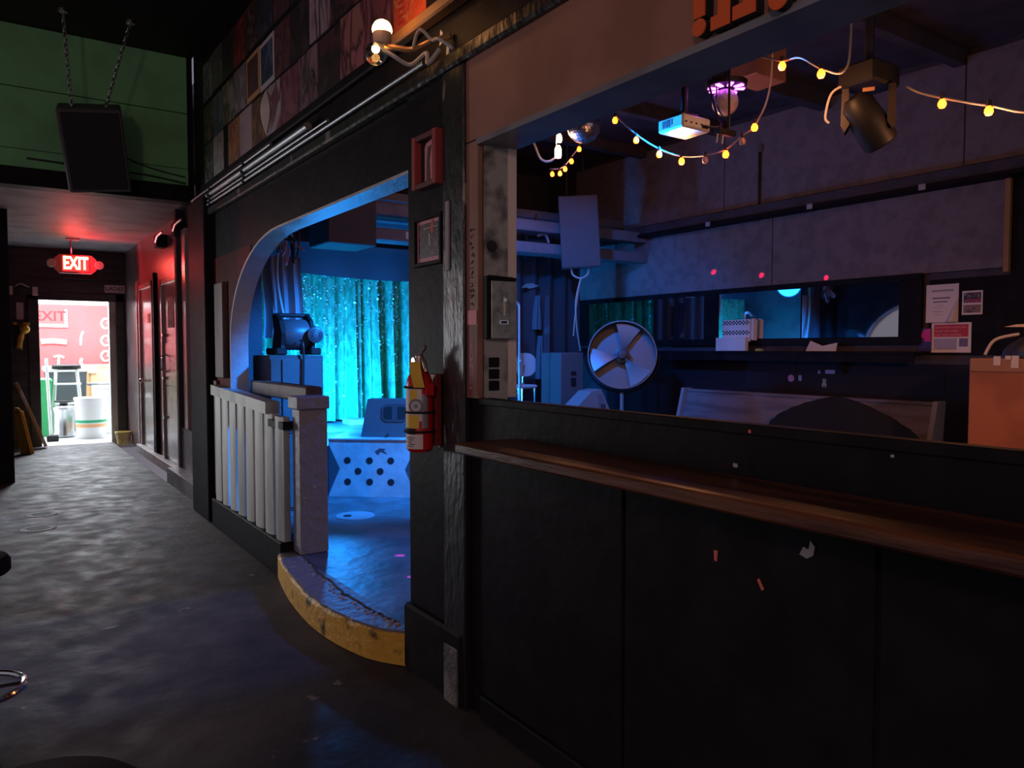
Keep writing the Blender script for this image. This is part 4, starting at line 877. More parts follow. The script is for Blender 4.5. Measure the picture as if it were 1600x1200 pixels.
a = atY(849, 575, 6.9); b = atY(869, 582, 6.9); c = atY(862, 625, 6.9)
t = thing('folding_stand', (c.x, 6.9, .60), 'thin chrome folding stand with bent top beside the tall speaker', 'stand')
MB().tube([a, b, c], .010, 8).build('bent_tube', CHROME, t)
MB().tube([c, (c.x - .02, 6.9, .61)], .010, 8).build('lower_leg', CHROME, t)
MB().tube([(c.x - .15, 6.78, .61), (c.x - .02, 6.9, .80), (c.x + .12, 6.98, .61)], .009, 8).build('foot_legs', CHROME, t)

# ================================================================== ROOM BEYOND THE BAR OPENING
# hung PA speaker with cable
p = atY(906, 362, 6.55)
t = thing('hanging_pa_speaker', (p.x, 6.55, p.z - .4), 'large black PA speaker hung over the side of the stage', 'speaker')
M_ = frame(p, (.86, -.50, .06), (.10, -.06, 1))
MB(M_).add([(-.215, -.39, 0), (.215, -.39, 0), (.215, .39, 0), (-.215, .39, 0), (-.17, -.37, -.36), (.13, -.37, -.36), (.13, .37, -.36), (-.17, .37, -.36)],
           [(0, 1, 2, 3), (4, 5, 6, 7), (0, 1, 5, 4), (2, 3, 7, 6), (0, 3, 7, 4), (1, 2, 6, 5)]).build('cabinet', CABBLK, t)
MB(M_).box(-.208, .208, -.38, .38, .001, .014, .004).build('grille', GRILLE, t)
for s_ in (-.1, .1): MB().tube([M_ @ Vector((s_, .37, -.2)), Vector((p.x + s_, p.y + .1, 3.9))], .008, 6).build('hanging_wire', DARKMETAL, t)
MB(M_).tube(curve_pts([(-.10, -.385, -.10), (-.09, -.46, -.06), (-.01, -.50, -.05), (.07, -.46, -.06), (.09, -.385, -.10)], 5), .011, 6).build('cable_loop', CORDW, t, True)
e_ = atY(907, 548, 6.75)
MB().tube(curve_pts([M_ @ Vector((-.01, -.50, -.05)), atY(900, 470, 6.6), atY(901, 510, 6.65), e_], 6), .010, 6).build('speaker_cable', CORDW, t, True)
MB().tube(curve_pts([M_ @ Vector((-.01, -.50, -.05)), atY(899, 490, 6.62), atY(896, 525, 6.65)], 6), .007, 6).build('speaker_cable', CORDW, t, True)
# tall speaker and tilted wedge on the stage
a = atY(876, 551, 6.4); b = atY(912, 551, 6.4)
t = thing('tall_speaker', ((a.x + b.x) / 2, 6.5, .60), 'tall dark speaker cabinet with two small slots beside the drum fan', 'speaker')
MB().box(a.x, b.x, 6.4, 6.75, .602, a.z, .01).build('cabinet', mat('grey_speaker_paint', (.13, .14, .15), .55), t)
for (z0, z1) in ((.22, .31), (.15, .19)):
    MB().box((a.x + b.x) / 2 - .02, (a.x + b.x) / 2 + .05, 6.392, 6.4, a.z - z1 - .05, a.z - z0 - .05, .002).build('port_slot', BLACKM, t)
p = atY(930, 608, 5.82)
t = thing('stage_monitor', (p.x - .02, 6.0, .60), 'tilted wedge monitor at the stage edge below the drum fan', 'speaker')
M_ = frame((p.x - .02, 5.80, .602), (1, -.05, 0), (0, 0, 1))
MB(M_).prism([(-.34, 0), (.22, 0), (.20, .22), (.08, .45), (-.04, .43), (-.34, .18)], 'z', -.22, .0).build('cabinet', mat('mid_grey_paint', (.30, .31, .33), .5), t)  # one even mid grey
pt = MB(M_).prism([(.05, .10), (.185, .10), (.17, .215), (.075, .40), (.03, .40)], 'z', 0, .006).build('side_panel', mat('side_panel_grey', (.22, .23, .25), .5), t)
for k in range(2): MB(M_).prism([(.09 + .035 * k, .16), (.105 + .035 * k, .16), (.085 + .03 * k, .30), (.07 + .03 * k, .30)], 'z', .006, .009).build('handle_slot', BLACKM, pt)
# drum fan
p = atY(972, 555, 6.1); rF = .365
t = thing('drum_fan', (p.x, 6.1, .60), 'big round drum fan with three pale blades and wire guard', 'fan')
M_ = facing_camera(p) @ Matrix.Rotation(R(-8), 4, 'X')
MB(M_).lathe([(rF, -.14), (rF, .06), (rF - .012, .06), (rF - .012, -.14), (rF, -.14)], (0, 0, 0), 'z', 44).build('drum_housing', mat('fan_steel', (.16, .16, .17), .4, .5), t, True)
wires = MB()
for k in range(10):
    r_ = .05 + (rF - .05) * k / 9.3
    wires.tube([(r_ * math.cos(a), r_ * math.sin(a), .065 + .02 * (1 - r_ / rF)) for a in [2 * math.pi * j / 36 for j in range(36)]], .0018, 4, True)
for k in range(24):
    a = 2 * math.pi * k / 24
    wires.tube([(.05 * math.cos(a), .05 * math.sin(a), .085), (rF * math.cos(a), rF * math.sin(a), .065)], .0016, 4)
wires.build('wire_guard', DARKMETAL, t)
MB(M_).lathe([(.05, .075), (.045, .092), (1e-6, .095)], (0, 0, 0), 'z', 16).build('hub_cap', DARKMETAL, t, True)
BLADE = mat('fan_blade', (.34, .37, .42), .4, .4)
for k, a0 in enumerate((78, 188, 308)):
    def fn(u, v, a0=a0):
        rr_ = .05 + (rF - .075) * v; a = R(a0 + (u - .5) * (34 + 12 * v)); return (rr_ * math.cos(a), rr_ * math.sin(a), -.02 + .05 * (u - .5))
    MB(M_).grid(fn, 6, 8).build('blade', BLADE, t, True)
MB(M_).lathe([(.075, -.13), (.085, -.12), (.085, -.03), (.03, -.02)], (0, 0, 0), 'z', 18).build('motor', DARKMETAL, t, True)
yk = [(rF + .02, 0, -.05)] + [((rF + .03) * math.cos(a), (rF + .03) * math.sin(a), -.05) for a in [-math.pi * k / 14 for k in range(0, 15)]]
MB(M_).tube(yk, .013, 8).build('yoke', DARKMETAL, t, True)
lo = M_ @ Vector((0, -(rF + .03), -.05))
MB().tube([lo, (lo.x, lo.y, .64)], .02, 8).build('stand_post', mat('mid_grey_paint', (.30, .31, .33)), t)
MB().lathe([(.14, .602), (.14, .62), (.03, .66)], (lo.x, lo.y, 0), 'z', 24).build('stand_base', DARKMETAL, t)

# mirror strip with three panes, frame and shelf
MIR = mat('mirror_glass', (.80, .82, .84), .03, 1.0)
def yz(x, y, X=XB - .03): v = atX(x, y, X); return v.y, v.z
MZ0, MZ1 = 1.56, 2.05
panes = [(918, 1022, 0), (1024, 1101, 1.5), (1127, 1252, 2.5), (1258, 1405, 3.5)]
mf = thing('wall_mirror', (XB - .02, 5.7, MZ0), 'long black framed strip of mirrors on the room back wall', 'mirror')
for i, (x0, x1, rot) in enumerate(panes):
    ya = yz(x0, 500)[0]; yb = yz(x1, 500)[0]; yc = (ya + yb) / 2; w = (ya - yb) / 2
    MM = facing_hall((XB - .022 - w * math.sin(R(rot)), yc, (MZ0 + MZ1) / 2)) @ Matrix.Rotation(R(rot), 4, 'Y')
    MB(MM).box(-w, w, -(MZ1 - MZ0) / 2, (MZ1 - MZ0) / 2, -.003, .002).build('mirror_pane', MIR, mf)
ye0 = yz(905, 500)[0]; ye1 = yz(1440, 500)[0]
MB().box(XB - .05, XB, ye1, ye0, MZ1, MZ1 + .055, .004).build('frame_rail', BLACK, mf); MB().box(XB - .05, XB, ye1, ye0, MZ0 - .07, MZ0, .004).build('frame_rail', BLACK, mf)
for x0, x1 in ((905, 918), (1022, 1024), (1101, 1127), (1252, 1258), (1405, 1440)):
    MB().box(XB - .045, XB, yz(x1, 500)[0], yz(x0, 500)[0], MZ0, MZ1, .002).build('frame_stile', BLACK, mf)
gl = MB(facing_hall((XB - .0255, yz(1345, 480)[0], 1.90)))
for st_ in ([(-.17, -.02), (-.13, .02), (-.16, .05), (-.18, .0), (-.17, -.05), (-.13, -.05)], [(-.07, .08), (-.075, -.06)], [(-.13, .02), (-.02, .05)], [(.02, .05), (.05, .03), (.03, -.02)], [(.06, .04), (.10, .06), (.09, .0), (.12, -.03), (.07, -.06)], [(.0, -.09), (.06, -.07), (.14, -.10)]):
    gl.tube(curve_pts([(x, y, .0) for x, y in st_], 4), .006, 4)
gl.build('chalk_scrawl', mat('chalk', (.62, .55, .68), .8), mf)
sh = thing('wall_shelf', (XB - .1, 5.6, 1.40), 'long black shelf under the wall mirrors', 'shelf')
MB().box(XB - .24, XB, 3.45, 8.1, 1.405, 1.43, .004).build('board', BLACK, sh)
MB().box(XB - .24, XB - .22, 3.45, 8.1, 1.33, 1.405, .003).build('front_lip', BLACK, sh)
for yy in (4.2, 5.6, 7.2): MB().prism([(XB, 1.404), (XB - .2, 1.404), (XB, 1.2)], 'y', yy, yy + .03).build('bracket', BLACKM, sh)
# lower wall sheets
for (y0, y1) in ((6.2, 7.6), (4.75, 6.19), (3.3, 4.74), (1.9, 3.29)):
    MB().box(XB - .012, XB, y0, y1, .2, 1.32, .003).build('lower_wall_panel', mat('dark_lower_panel', (.022, .020, .028), .7, spec=.2), bw)
# checkered napkin holder
a = atX(1124, 549, XB - .14); b = atX(1172, 549, XB - .14)
yc = (a.y + b.y) / 2; w = (a.y - b.y) / 2
t = thing('checkered_box', (XB - .14, yc, 1.43), 'white card holder with black checkered bands on the shelf', 'box')
M_ = facing_hall((XB - .16, yc, 1.431))
MB(M_).box(-w, w * .92, 0, .14, -.01, .04, .002).build('front_tray', PAPER, t)
MB(M_).prism([(-w * .78, .10), (w * .98, .10), (w * 1.0, .33), (-w * .75, .33)], 'z', -.035, -.012).build('back_card', PAPER, t)
MB(M_).prism([(w * 1.0, .12), (w * 1.14, .11), (w * 1.16, .32), (w * 1.02, .34)], 'z', -.09, -.03).build('side_card', PAPER, t)
CK = mat('check_black', (.02, .02, .02), .7)
ckm = MB(M_); n = 16
for band in (.17, .275):
    for i in range(n):
        for j in range(3):
            if (i + j) % 2 == 0:
                x0 = -w * .75 + i * (1.72 * w / n); ckm.box(x0, x0 + 1.72 * w / n, band + j * .015, band + j * .015 + .015, -.012, -.0115)
ckm.build('checker_print', CK, t)
p = atX(1186, 547, XB - .15)
tag(MB(facing_hall((p.x, p.y, 1.4305))).prism([(-.04, 0), (.04, 0), (.03, .025), (-.025, .025)], 'z', -.02, .02).build('yellow_sponge', mat('sponge', (.55, .48, .10), .8)), 'small yellow block on the shelf right of the checkered holder', 'sponge')
p = atX(1285, 530, XB - .12)
tag(MB(facing_hall((p.x, p.y, 1.4305))).add([(-.16, .0, .03), (.16, .0, .03), (.14, .08, -.02), (0, .05, .0), (-.15, .10, -.03), (-.16, 0, .02), (.16, 0, .02), (.14, .08, -.03), (0, .05, -.01), (-.15, .10, -.04)], [(0, 1, 2, 3, 4), (9, 8, 7, 6, 5), (0, 1, 6, 5), (1, 2, 7, 6), (2, 3, 8, 7), (3, 4, 9, 8), (4, 0, 5, 9)]).build('folded_paper', PAPER), 'folded white papers lying on the shelf before the mirror', 'paper')
# notices on the right part of the wall
def sheet(x0, y0, x1, y1, X=XB - .012):
    a = atX(x0, y0, X); b = atX(x1, y1, X); return facing_hall((X, (a.y + b.y) / 2, (a.z + b.z) / 2)), abs(a.y - b.y) / 2, abs(a.z - b.z) / 2
struct(MB().box(XB - .011, XB, 1.6, 3.45, 1.40, 2.04).build('trim_29', BLACK))
PINKP = mat('paper_warm', (.90, .80, .74), .75); INK = mat('ink', (.10, .09, .12), .7)
M_, w, h = sheet(1448, 446, 1497, 503)
t = thing('wall_notice', M_.to_translation() - Vector((0, 0, h)), 'large white notice with curled corner on the dark wall', 'notice', 'paper notices on the wall')
MB(M_).box(-w, w, -h, h, 0, .003).build('sheet', PINKP, t)
MB(M_).grid(lambda u, v: (w * (.98 - .75 * (1 - v) * u), -h + 1.3 * h * v + .0, .004 + .05 * math.sin(math.pi * u) * (1 - v)), 8, 6).build('curled_corner', mat('curl_paper', (.75, .66, .66), .75), t, True)
for j, (x0, x1, y, th) in enumerate(((-.6, .5, .25, .03), (-.55, .35, .06, .025), (-.65, .7, .62, .05), (-.4, .1, -.12, .012), (-.5, .15, -.25, .012), (-.55, .05, -.45, .02), (-.5, .0, -.6, .012))):
    MB(M_).box(x0 * w, x1 * w, y * h, y * h + th * h * 2, .003, .0035).build('text_line', INK if 0 < j < 2 or j == 0 else mat('faint_ink', (.42, .38, .42), .7), t)
M_, w, h = sheet(1504, 455, 1535, 491)
t = thing('wall_flyer', M_.to_translation() - Vector((0, 0, h)), 'small white bordered flyer with dark artwork on the wall', 'flyer', 'paper notices on the wall')
MB(M_).box(-w, w, -h, h, 0, .003).build('sheet', PINKP, t)
MB(M_).box(-w * .85, w * .85, 0, h * .85, .003, .004).build('dark_artwork', cover('flyer_art', (.08, .05, .09), (.06, .04, .07), (.5, .42, .42), 30, 5), t)
MB(M_).box(-w * .6, w * .85, .05 * h, .28 * h, .004, .0045).build('red_band', mat('flyer_red', (.40, .06, .12), .6), t)
MB(M_).box(-w * .85, w * .85, -h * .85, -.18 * h, .003, .004).build('lower_artwork', cover('flyer_art_low', (.45, .25, .18), (.55, .42, .25), (.2, .12, .2), 30, 9), t)
M_, w, h = sheet(1456, 505, 1517, 551)
t = thing('warning_notice', M_.to_translation() - Vector((0, 0, h)), 'landscape notice with red heading panel below the curled one', 'notice', 'paper notices on the wall')
MB(M_).box(-w, w, -h, h, 0, .003).build('sheet', PINKP, t)
MB(M_).box(-w * .86, w * .86, .05 * h, h * .88, .003, .004).build('red_panel', mat('notice_red', (.62, .05, .07), .6), t)
for j, s_ in enumerate(("Somewhere wasn't the", "brand with inside", "your seats anything,")):
    text(s_, .027, M_ @ Matrix.Translation((-w * .8, h * (.70 - .25 * j), .0042)), mat('notice_pink_text', (.85, .45, .45), .6), t, 'heading_line', .0005, 'LEFT')
MB(M_).box(-w * .85, w * .3, -h * .8, -.05 * h, .003, .004).build('text_block', mat('pale_blue_print', (.42, .38, .50), .7, c2=(.52, .46, .56), sc=60), t)
MB(M_).box(w * .42, w * .85, -h * .6, -.05 * h, .003, .004).build('picture_block', mat('dark_blue_print', (.20, .17, .28), .7), t)
M_, w, h = sheet(1436, 513, 1454, 549, XB - .03)
t = thing('pink_flyer', M_.to_translation() - Vector((0, 0, h)), 'blue card with magenta shape beside the red headed notice', 'flyer', 'paper notices on the wall')
MB(M_).box(-w, w, -h, h, -.012, 0).build('sheet', mat('flyer_blue', (.05, .04, .16), .6), t)
MB(M_).prism([(-w * .8, .25 * h), (-.1 * w, .9 * h), (w * .95, .95 * h), (w * .95, -.15 * h), (0, -.15 * h), (-.1 * w, .1 * h)], 'z', 0, .001).build('magenta_shape', mat('flyer_magenta', (.75, .04, .28), .6), t)
# stickers on the lower wall
for (x, y, kind, lab, c) in ((1236, 591, 'disc', 'round purple sticker on the dark wall under the shelf', (.50, .22, .48)), (1250, 591, 'tag', 'small blue upright sticker beside the round purple one', (.28, .34, .62)),
                             (1297, 581, 'bar', 'small blue rectangular sticker on the dark wall under the shelf', (.34, .36, .70)), (1280, 581, 'tri', 'small blue triangular sticker left of the rectangular one', (.34, .36, .70)), (1288, 597, 'man', 'small greenish figure sticker under the rectangular one', (.35, .40, .36))):
    p = atX(x, y, XB - .012); MM = facing_hall(p); m = mat('sticker_' + kind, c, .5); b_ = MB(MM)
    if kind == 'disc': b_.lathe([(.036, 0), (.036, .002), (1e-6, .002)], (0, 0, 0), 'z', 20)
    if kind == 'tag': b_.prism([(-.018, -.02), (.008, -.03), (.018, -.02), (.018, .03), (-.018, .03)], 'z', 0, .002)
    if kind == 'bar': b_.box(-.05, .05, -.018, .018, 0, .002)
    if kind == 'tri': b_.prism([(-.018, -.016), (.018, -.016), (.004, .018), (-.004, .018)], 'z', 0, .002)
    if kind == 'man':
        b_.box(-.022, -.006, -.05, -.03, 0, .002); b_.box(.006, .022, -.05, -.03, 0, .002); b_.box(-.024, .024, -.03, -.012, 0, .002); b_.box(-.016, .016, -.01, .012, 0, .002); b_.box(-.02, .02, .016, .03, 0, .002)
    tag(b_.build('wall_sticker', m), lab, 'sticker')
# bench (pew) along the wall and the dark heap on it
a = atX(1062, 612, 6.05); b = atX(1450, 638, 6.05)
BEN = mat('bench_wood', (.22, .17, .18), .5, c2=(.15, .115, .12), sc=5, bump=.2, bsc=14, stretch=(3, .4, 3))
t = thing('wooden_bench', (6.0, (a.y + b.y) / 2, ZP), 'long wooden pew bench below the shelf', 'bench')
zt = a.z
MB().add([(6.05, b.y, .62), (6.05, a.y, .62), (6.16, a.y, zt), (6.16, b.y, zt), (6.08, b.y, .62), (6.08, a.y, .62), (6.19, a.y, zt), (6.19, b.y, zt)],
         [(0, 1, 2, 3), (4, 5, 6, 7), (0, 1, 5, 4), (2, 3, 7, 6), (0, 3, 7, 4), (1, 2, 6, 5)]).build('backrest', BEN, t)
MB().box(6.15, 6.22, b.y, a.y, zt, zt + .03, .006).build('top_rail', BEN, t)
MB().box(5.60, 6.07, b.y, a.y, .57, .61, .006).build('seat', BEN, t)
for yy in (a.y, b.y - .04):
    MB().prism([(5.58, ZP + .001), (6.16, ZP + .001), (6.24, zt + .04), (6.12, zt + .04), (6.02, .66), (5.58, .66)], 'y', yy, yy + .04).build('end_panel', mat('bench_end', (.34, .30, .32), .45), t)
hp = atX(1310, 650, 5.78)
def heap(u, v):
    a = 2 * math.pi * u; rr_ = math.cos(v * math.pi / 2)
    s_ = 1 + .18 * math.sin(3 * a + 4 * v) + .10 * math.sin(5 * a + 9 * v)
    return (5.76 + .11 * rr_ * math.cos(a) * s_, hp.y + .68 * rr_ * math.sin(a) * s_, .613 + .40 * math.sin(v * math.pi / 2) ** 1.2 * (1 + .12 * math.sin(2 * a)))
tag(MB().grid(heap, 32, 12).build('coat_heap', mat('black_cloth', (.010, .010, .012), .9), None, True), 'heap of black cloth lying on the wooden bench', 'cloth')
# plywood cabinet at the right edge with a black bag on top
a = atX(1515, 550, 4.4)
PLY = mat('orange_brown_board', (.46, .13, .05), .65, c2=(.36, .10, .04), sc=4, bump=.1)
t = thing('board_cabinet', (4.8, a.y - .6, ZP), 'tall reddish brown board cabinet at the right edge of the room', 'cabinet')
MB().box(4.4, 5.1, a.y - 1.2, a.y, ZP + .001, 1.40, .006).build('body', PLY, t)
MB().box(4.385, 4.4, a.y - 1.2, a.y - .01, 1.33, 1.40, .003).build('top_edge_strip', mat('board_edge', (.36, .15, .08), .6), t)
for (x, y, w, h) in ((1558, 562, .017, .03), (1576, 558, .016, .012), (1586, 563, .018, .04)):
    p = atX(x, y, 4.383); MB(facing_hall(p)).box(-w, w, -h, h * .6, 0, .002).build('tape_scrap', mat('tape_pale', (.62, .50, .50), .6), t)
def bag(u, v):
    a_ = 2 * math.pi * u; rr_ = math.cos(v * math.pi / 2) ** .6
    s_ = 1 + .08 * math.sin(3 * a_) + .05 * math.sin(7 * a_ + 5 * v)
    return (4.72 + .28 * rr_ * math.cos(a_) * s_, a.y - .42 + .38 * rr_ * math.sin(a_) * s_, 1.402 + .155 * math.sin(v * math.pi / 2) * (1 + .1 * math.sin(2 * a_)))
t = thing('black_bag', (4.72, a.y - .42, 1.402), 'slumped black bag on top of the board cabinet', 'bag')
MB().grid(bag, 30, 10).build('bag_body', mat('black_leather', (.02, .018, .018), .45), t, True)
MB().tube(curve_pts([(4.44, a.y - .06, 1.42), (4.46, a.y - .10, 1.50), (4.50, a.y - .2, 1.53)], 5), .008, 6).build('strap', mat('pale_strap_edge', (.55, .45, .42), .5), t, True)
p = atX(1578, 522, 4.6)
tag(MB(facing_hall((4.72, p.y - .02, 1.575))).prism([(-.10, 0), (.10, -.006), (.08, .014), (-.04, .012)], 'z', -.10, .0).build('wood_scrap', mat('raw_wood_scrap', (.70, .48, .28), .6)), 'thin strip of raw wood lying on the black bag', 'wood')

# ------------------------------------------------------------------ ceiling fixtures of the room
# mirror ball
p = atX(912, 197, 4.4); rB = .148
t = thing('mirror_ball', (p.x, p.y, p.z - rB), 'large mirror ball hanging behind the brown beam', 'mirror ball')
TILE = mat('mirror_tile', (.88, .90, .92), .28, 1.0)
MB().ball(p, rB - .004, 24, 14).build('ball_core', DARKMETAL, t, True)
tl = MB(); cnt = 0
for i in range(1, 18):
    th = math.pi * i / 18; nr = max(6, int(36 * math.sin(th)))
    for j in range(nr):
        ph = 2 * math.pi * j / nr; nn = Vector((math.sin(th) * math.cos(ph), math.sin(th) * math.sin(ph), math.cos(th)))
        e1 = Vector((-math.sin(ph), math.cos(ph), 0)); e2 = nn.cross(e1); c = p + nn * rB; wq = math.pi * rB / 18 * .46; w1 = min(wq, math.pi * rB * math.sin(th) / nr * .92)
        jn = (nn + e1 * random.uniform(-.06, .06) + e2 * random.uniform(-.06, .06)) * .001
        tl.add([c - e1 * w1 - e2 * wq + jn * random.uniform(-1, 2), c + e1 * w1 - e2 * wq + jn * random.uniform(-1, 2), c + e1 * w1 + e2 * wq + jn * random.uniform(-1, 2), c - e1 * w1 + e2 * wq + jn * random.uniform(-1, 2)], [(0, 1, 2, 3)])
o_ = tl.build('mirror_tiles', TILE, t); o_['kind'] = 'stuff'
MB().tube([(p.x, p.y, p.z + rB), (p.x, p.y, 3.9)], .006, 6).build('suspension_rod', DARKMETAL, t)
# projector
p = atX(1068, 200, 3.55)
t = thing('projector', (p.x + .15, p.y - .1, p.z - .06), 'white ceiling projector lit cyan on its stage side', 'projector')
A0 = atX(1067, 197, 3.5); ln = atX(1027, 210, 3.5).y - A0.y
PW = (atY(1111, 206, A0.y).x - A0.x); zt = atX(1067, 175, 3.5).z; zb_ = A0.z
pb = MB().box(A0.x, A0.x + PW, A0.y, A0.y + ln, zb_, zt, .012).build('case', WHITEP, t)
for k in range(6): MB().box(A0.x - .002, A0.x, A0.y + ln - .05 - k * .012, A0.y + ln - .045 - k * .012, zb_ + .02, zt - .02).build('vent_slot', mat('vent_grey', (.35, .36, .37), .6), pb)
MB().box(A0.x - .002, A0.x, A0.y + ln * .42, A0.y + ln * .50, zb_ + .03, zt - .02).build('vent_panel', mat('vent_grey', (.35, .36, .37)), pb)
for k in range(5): MB().box(A0.x + .02 + k * .045, A0.x + .035 + k * .045, A0.y - .002, A0.y, zb_ + .03, zb_ + .04).build('port', BLACKM, pb)
MB().box(A0.x + PW * .66, A0.x + PW * .86, A0.y - .008, A0.y, zb_ + .015, zb_ + .035, .003).build('power_socket', BLACKM, pb)
MB().box(A0.x + PW * .4, A0.x + PW * .5, A0.y + ln * .5, A0.y + ln * .53, zb_ - .002, zb_).build('badge', mat('badge_pale', (.9, .9, .9), .3), pb)
MB().tube([(A0.x + PW * .5, A0.y + ln * .5, zt), (A0.x + PW * .5, A0.y + ln * .5, 3.9)], .022, 10).build('mount_pole', DARKMETAL, t)
MB().box(A0.x + PW * .2, A0.x + PW * .8, A0.y + ln * .25, A0.y + ln * .75, zt, zt + .03, .004).build('mount_plate', DARKMETAL, t)
MB().tube(curve_pts([(A0.x + PW * .76, A0.y - .01, zb_ + .025), (A0.x + PW * 1.1, A0.y - .06, zb_ + .03), (A0.x + PW * 1.2, A0.y, zb_ + .12), (A0.x + PW * 1.1, A0.y + .05, zt + .25)], 5), .007, 6).build('power_cable', CORDB, t, True)
# cable ties / bracket behind the projector
p = atX(1130, 207, 3.7)
t = thing('ceiling_bracket', (p.x, p.y, p.z - .05), 'small metal bracket with dangling ends beside the projector', 'bracket')
MB().box(p.x - .06, p.x + .10, p.y - .02, p.y + .02, p.z - .015, p.z + .02, .004).build('bar', DARKMETAL, t)
for dx in (-.05, .0): MB().tube([(p.x + dx, p.y, p.z - .01), (p.x + dx - .01, p.y, p.z - .07)], .006, 6).build('dangling_end', CORDW, t)
MB().tube([(p.x + .05, p.y, p.z), (p.x + .05, p.y, 3.9)], .008, 6).build('drop_rod', DARKMETAL, t)
# glass globe with magenta LED disc
p = atX(1133, 160, 3.9)
t = thing('disco_globe_light', (p.x, p.y, p.z - .08), 'small glass disco globe with glowing magenta LED disc above', 'light')
MB().ball(p, .083, 20, 12).build('globe', mat('frosted_globe', (.62, .56, .66), .12, .0, c2=(.50, .46, .58), sc=30), t, True)
dz = p.z + .105
MB().lathe([(.02, dz - .03), (.03, dz - .02), (.125, dz - .012), (.13, dz + .02), (.04, dz + .04)], (p.x + .01, p.y, 0), 'z', 28).build('disc_body', PLASTIC, t, True)
MAG = mat('magenta_led', (.9, .2, 1), .3, es=7, ec=(.75, .12, 1.0))
for k in range(8):
    a_ = 2 * math.pi * k / 8 + .2
    MB(Matrix.Translation((p.x + .01, p.y, dz - .016)) @ Matrix.Rotation(a_, 4, 'Z')).box(.055, .115, -.014, .014, -.006, .002, .001).build('led_window', MAG, t)
MB().tube([(p.x + .01, p.y, dz + .03), (p.x + .01, p.y, 3.9)], .012, 8).build('drop_rod', DARKMETAL, t)
MB().tube(curve_pts([(p.x - .08, p.y, dz + .02), (p.x - .075, p.y, p.z - .02), (p.x - .04, p.y - .02, p.z - .10), (p.x + .06, p.y, p.z - .06), (p.x + .12, p.y, p.z + .04)], 6), .005, 6).build('power_cable', CORDB, t, True)
# box lamp on the ceiling behind the globe
a = atX(1103, 133, 4.15); b = atX(1183, 128, 4.15)
t = thing('ceiling_speaker_box', (4.3, (a.y + b.y) / 2, a.z), 'square box hung from the ceiling behind the disco globe', 'box')
c_ = atX(1138, 130, 4.15)
MB().box(4.15, 4.45, b.y, c_.y, c_.z, 3.9, .006).build('brown_body', BROWN, t)
MB().box(4.2, 4.4, c_.y, a.y, a.z + .02, 3.9, .006).build('dark_body', BLACKM, t)
MB().tube([(4.2, a.y + .02, 3.9), (4.2, a.y + .02, a.z - .02), (4.2, a.y - .12, a.z - .03)], .012, 6).build('metal_strap', STEEL, t)
# moving head light
p = atX(1357, 150, 4.1)
t = thing('moving_head_light', (p.x, p.y, p.z - .25), 'black moving head stage light hung upside down from the ceiling', 'stage light')
MB().box(p.x - .13, p.x + .13, p.y - .11, p.y + .11, p.z + .04, p.z + .16, .012).build('base', PLASTIC, t)
MB().tube([(p.x, p.y, p.z + .16), (p.x, p.y, 3.9)], .025, 10).build('clamp_pole', DARKMETAL, t)
Mh = facing_camera((p.x, p.y, p.z - .04))
AR = mat('moving_head_arm', (.045, .035, .035), .5)
for s_ in (-1, 1): MB(Mh).prism([(s_ * .10, .08), (s_ * .135, .08), (s_ * .14, -.12), (s_ * .12, -.16), (s_ * .095, -.12)], 'z', -.05, .05).build('yoke_arm', AR, t)
Mh2 = Mh @ Matrix.Translation((0.0, -.10, 0)) @ Matrix.Rotation(R(32), 4, 'Z') @ Matrix.Rotation(R(25), 4, 'X')
MB(Mh2).lathe([(.05, .16), (.085, .12), (.095, .0), (.095, -.14), (.085, -.15), (.08, -.13), (1e-6, -.125)], (0, 0, 0), 'y', 22).build('head', PLASTIC, t, True)
MB(Mh2).lathe([(.079, -.131), (.079, -.135), (1e-6, -.137)], (0, 0, 0), 'y', 20).build('lens', mat('lens_glass', (.10, .25, .45), .05, .3), t, True)
MB(Mh).tube(curve_pts([(-.12, .10, .06), (-.19, .06, .06), (-.22, -.06, .05), (-.20, -.10, .05)], 6), .007, 6).build('cable_loop', CORDW, t, True)
MB(Mh).box(-.03, .03, .03, .05, .12, .125).build('label_plate', mat('label_orange', (.5, .25, .14), .5), t)
# conduit drop on the wall
a = atX(1187, 238, XB - .03)
t = thing('wall_conduit', (XB - .02, a.y, 2.95), 'thin vertical conduit on the upper back wall', 'pipe')
MB().tube([(XB - .03, a.y, 2.93), (XB - .03, a.y, a.z)], .012, 8).build('pipe', DARKMETAL, t); MB().box(XB - .05, XB - .012, a.y - .03, a.y + .03, a.z, a.z + .07, .005).build('junction_box', STEEL, t)
# cup hooks on the ledge
for (x, y, lab) in ((1106, 355, 'small pale clip on the high ledge, left one'), (1265, 335, 'small pale clip on the high ledge, middle one'), (1440, 330, 'small pale clip on the high ledge, right one')):
    p = atX(x, y, XB - .205)
    tag(MB(facing_hall((XB - .201, p.y, 2.80))).box(-.03, .03, -.02, .03, 0, .012, .003).build('ledge_clip', mat('pale_clip', (.45, .40, .44), .5)), lab, 'clip', 'clips on the high ledge')

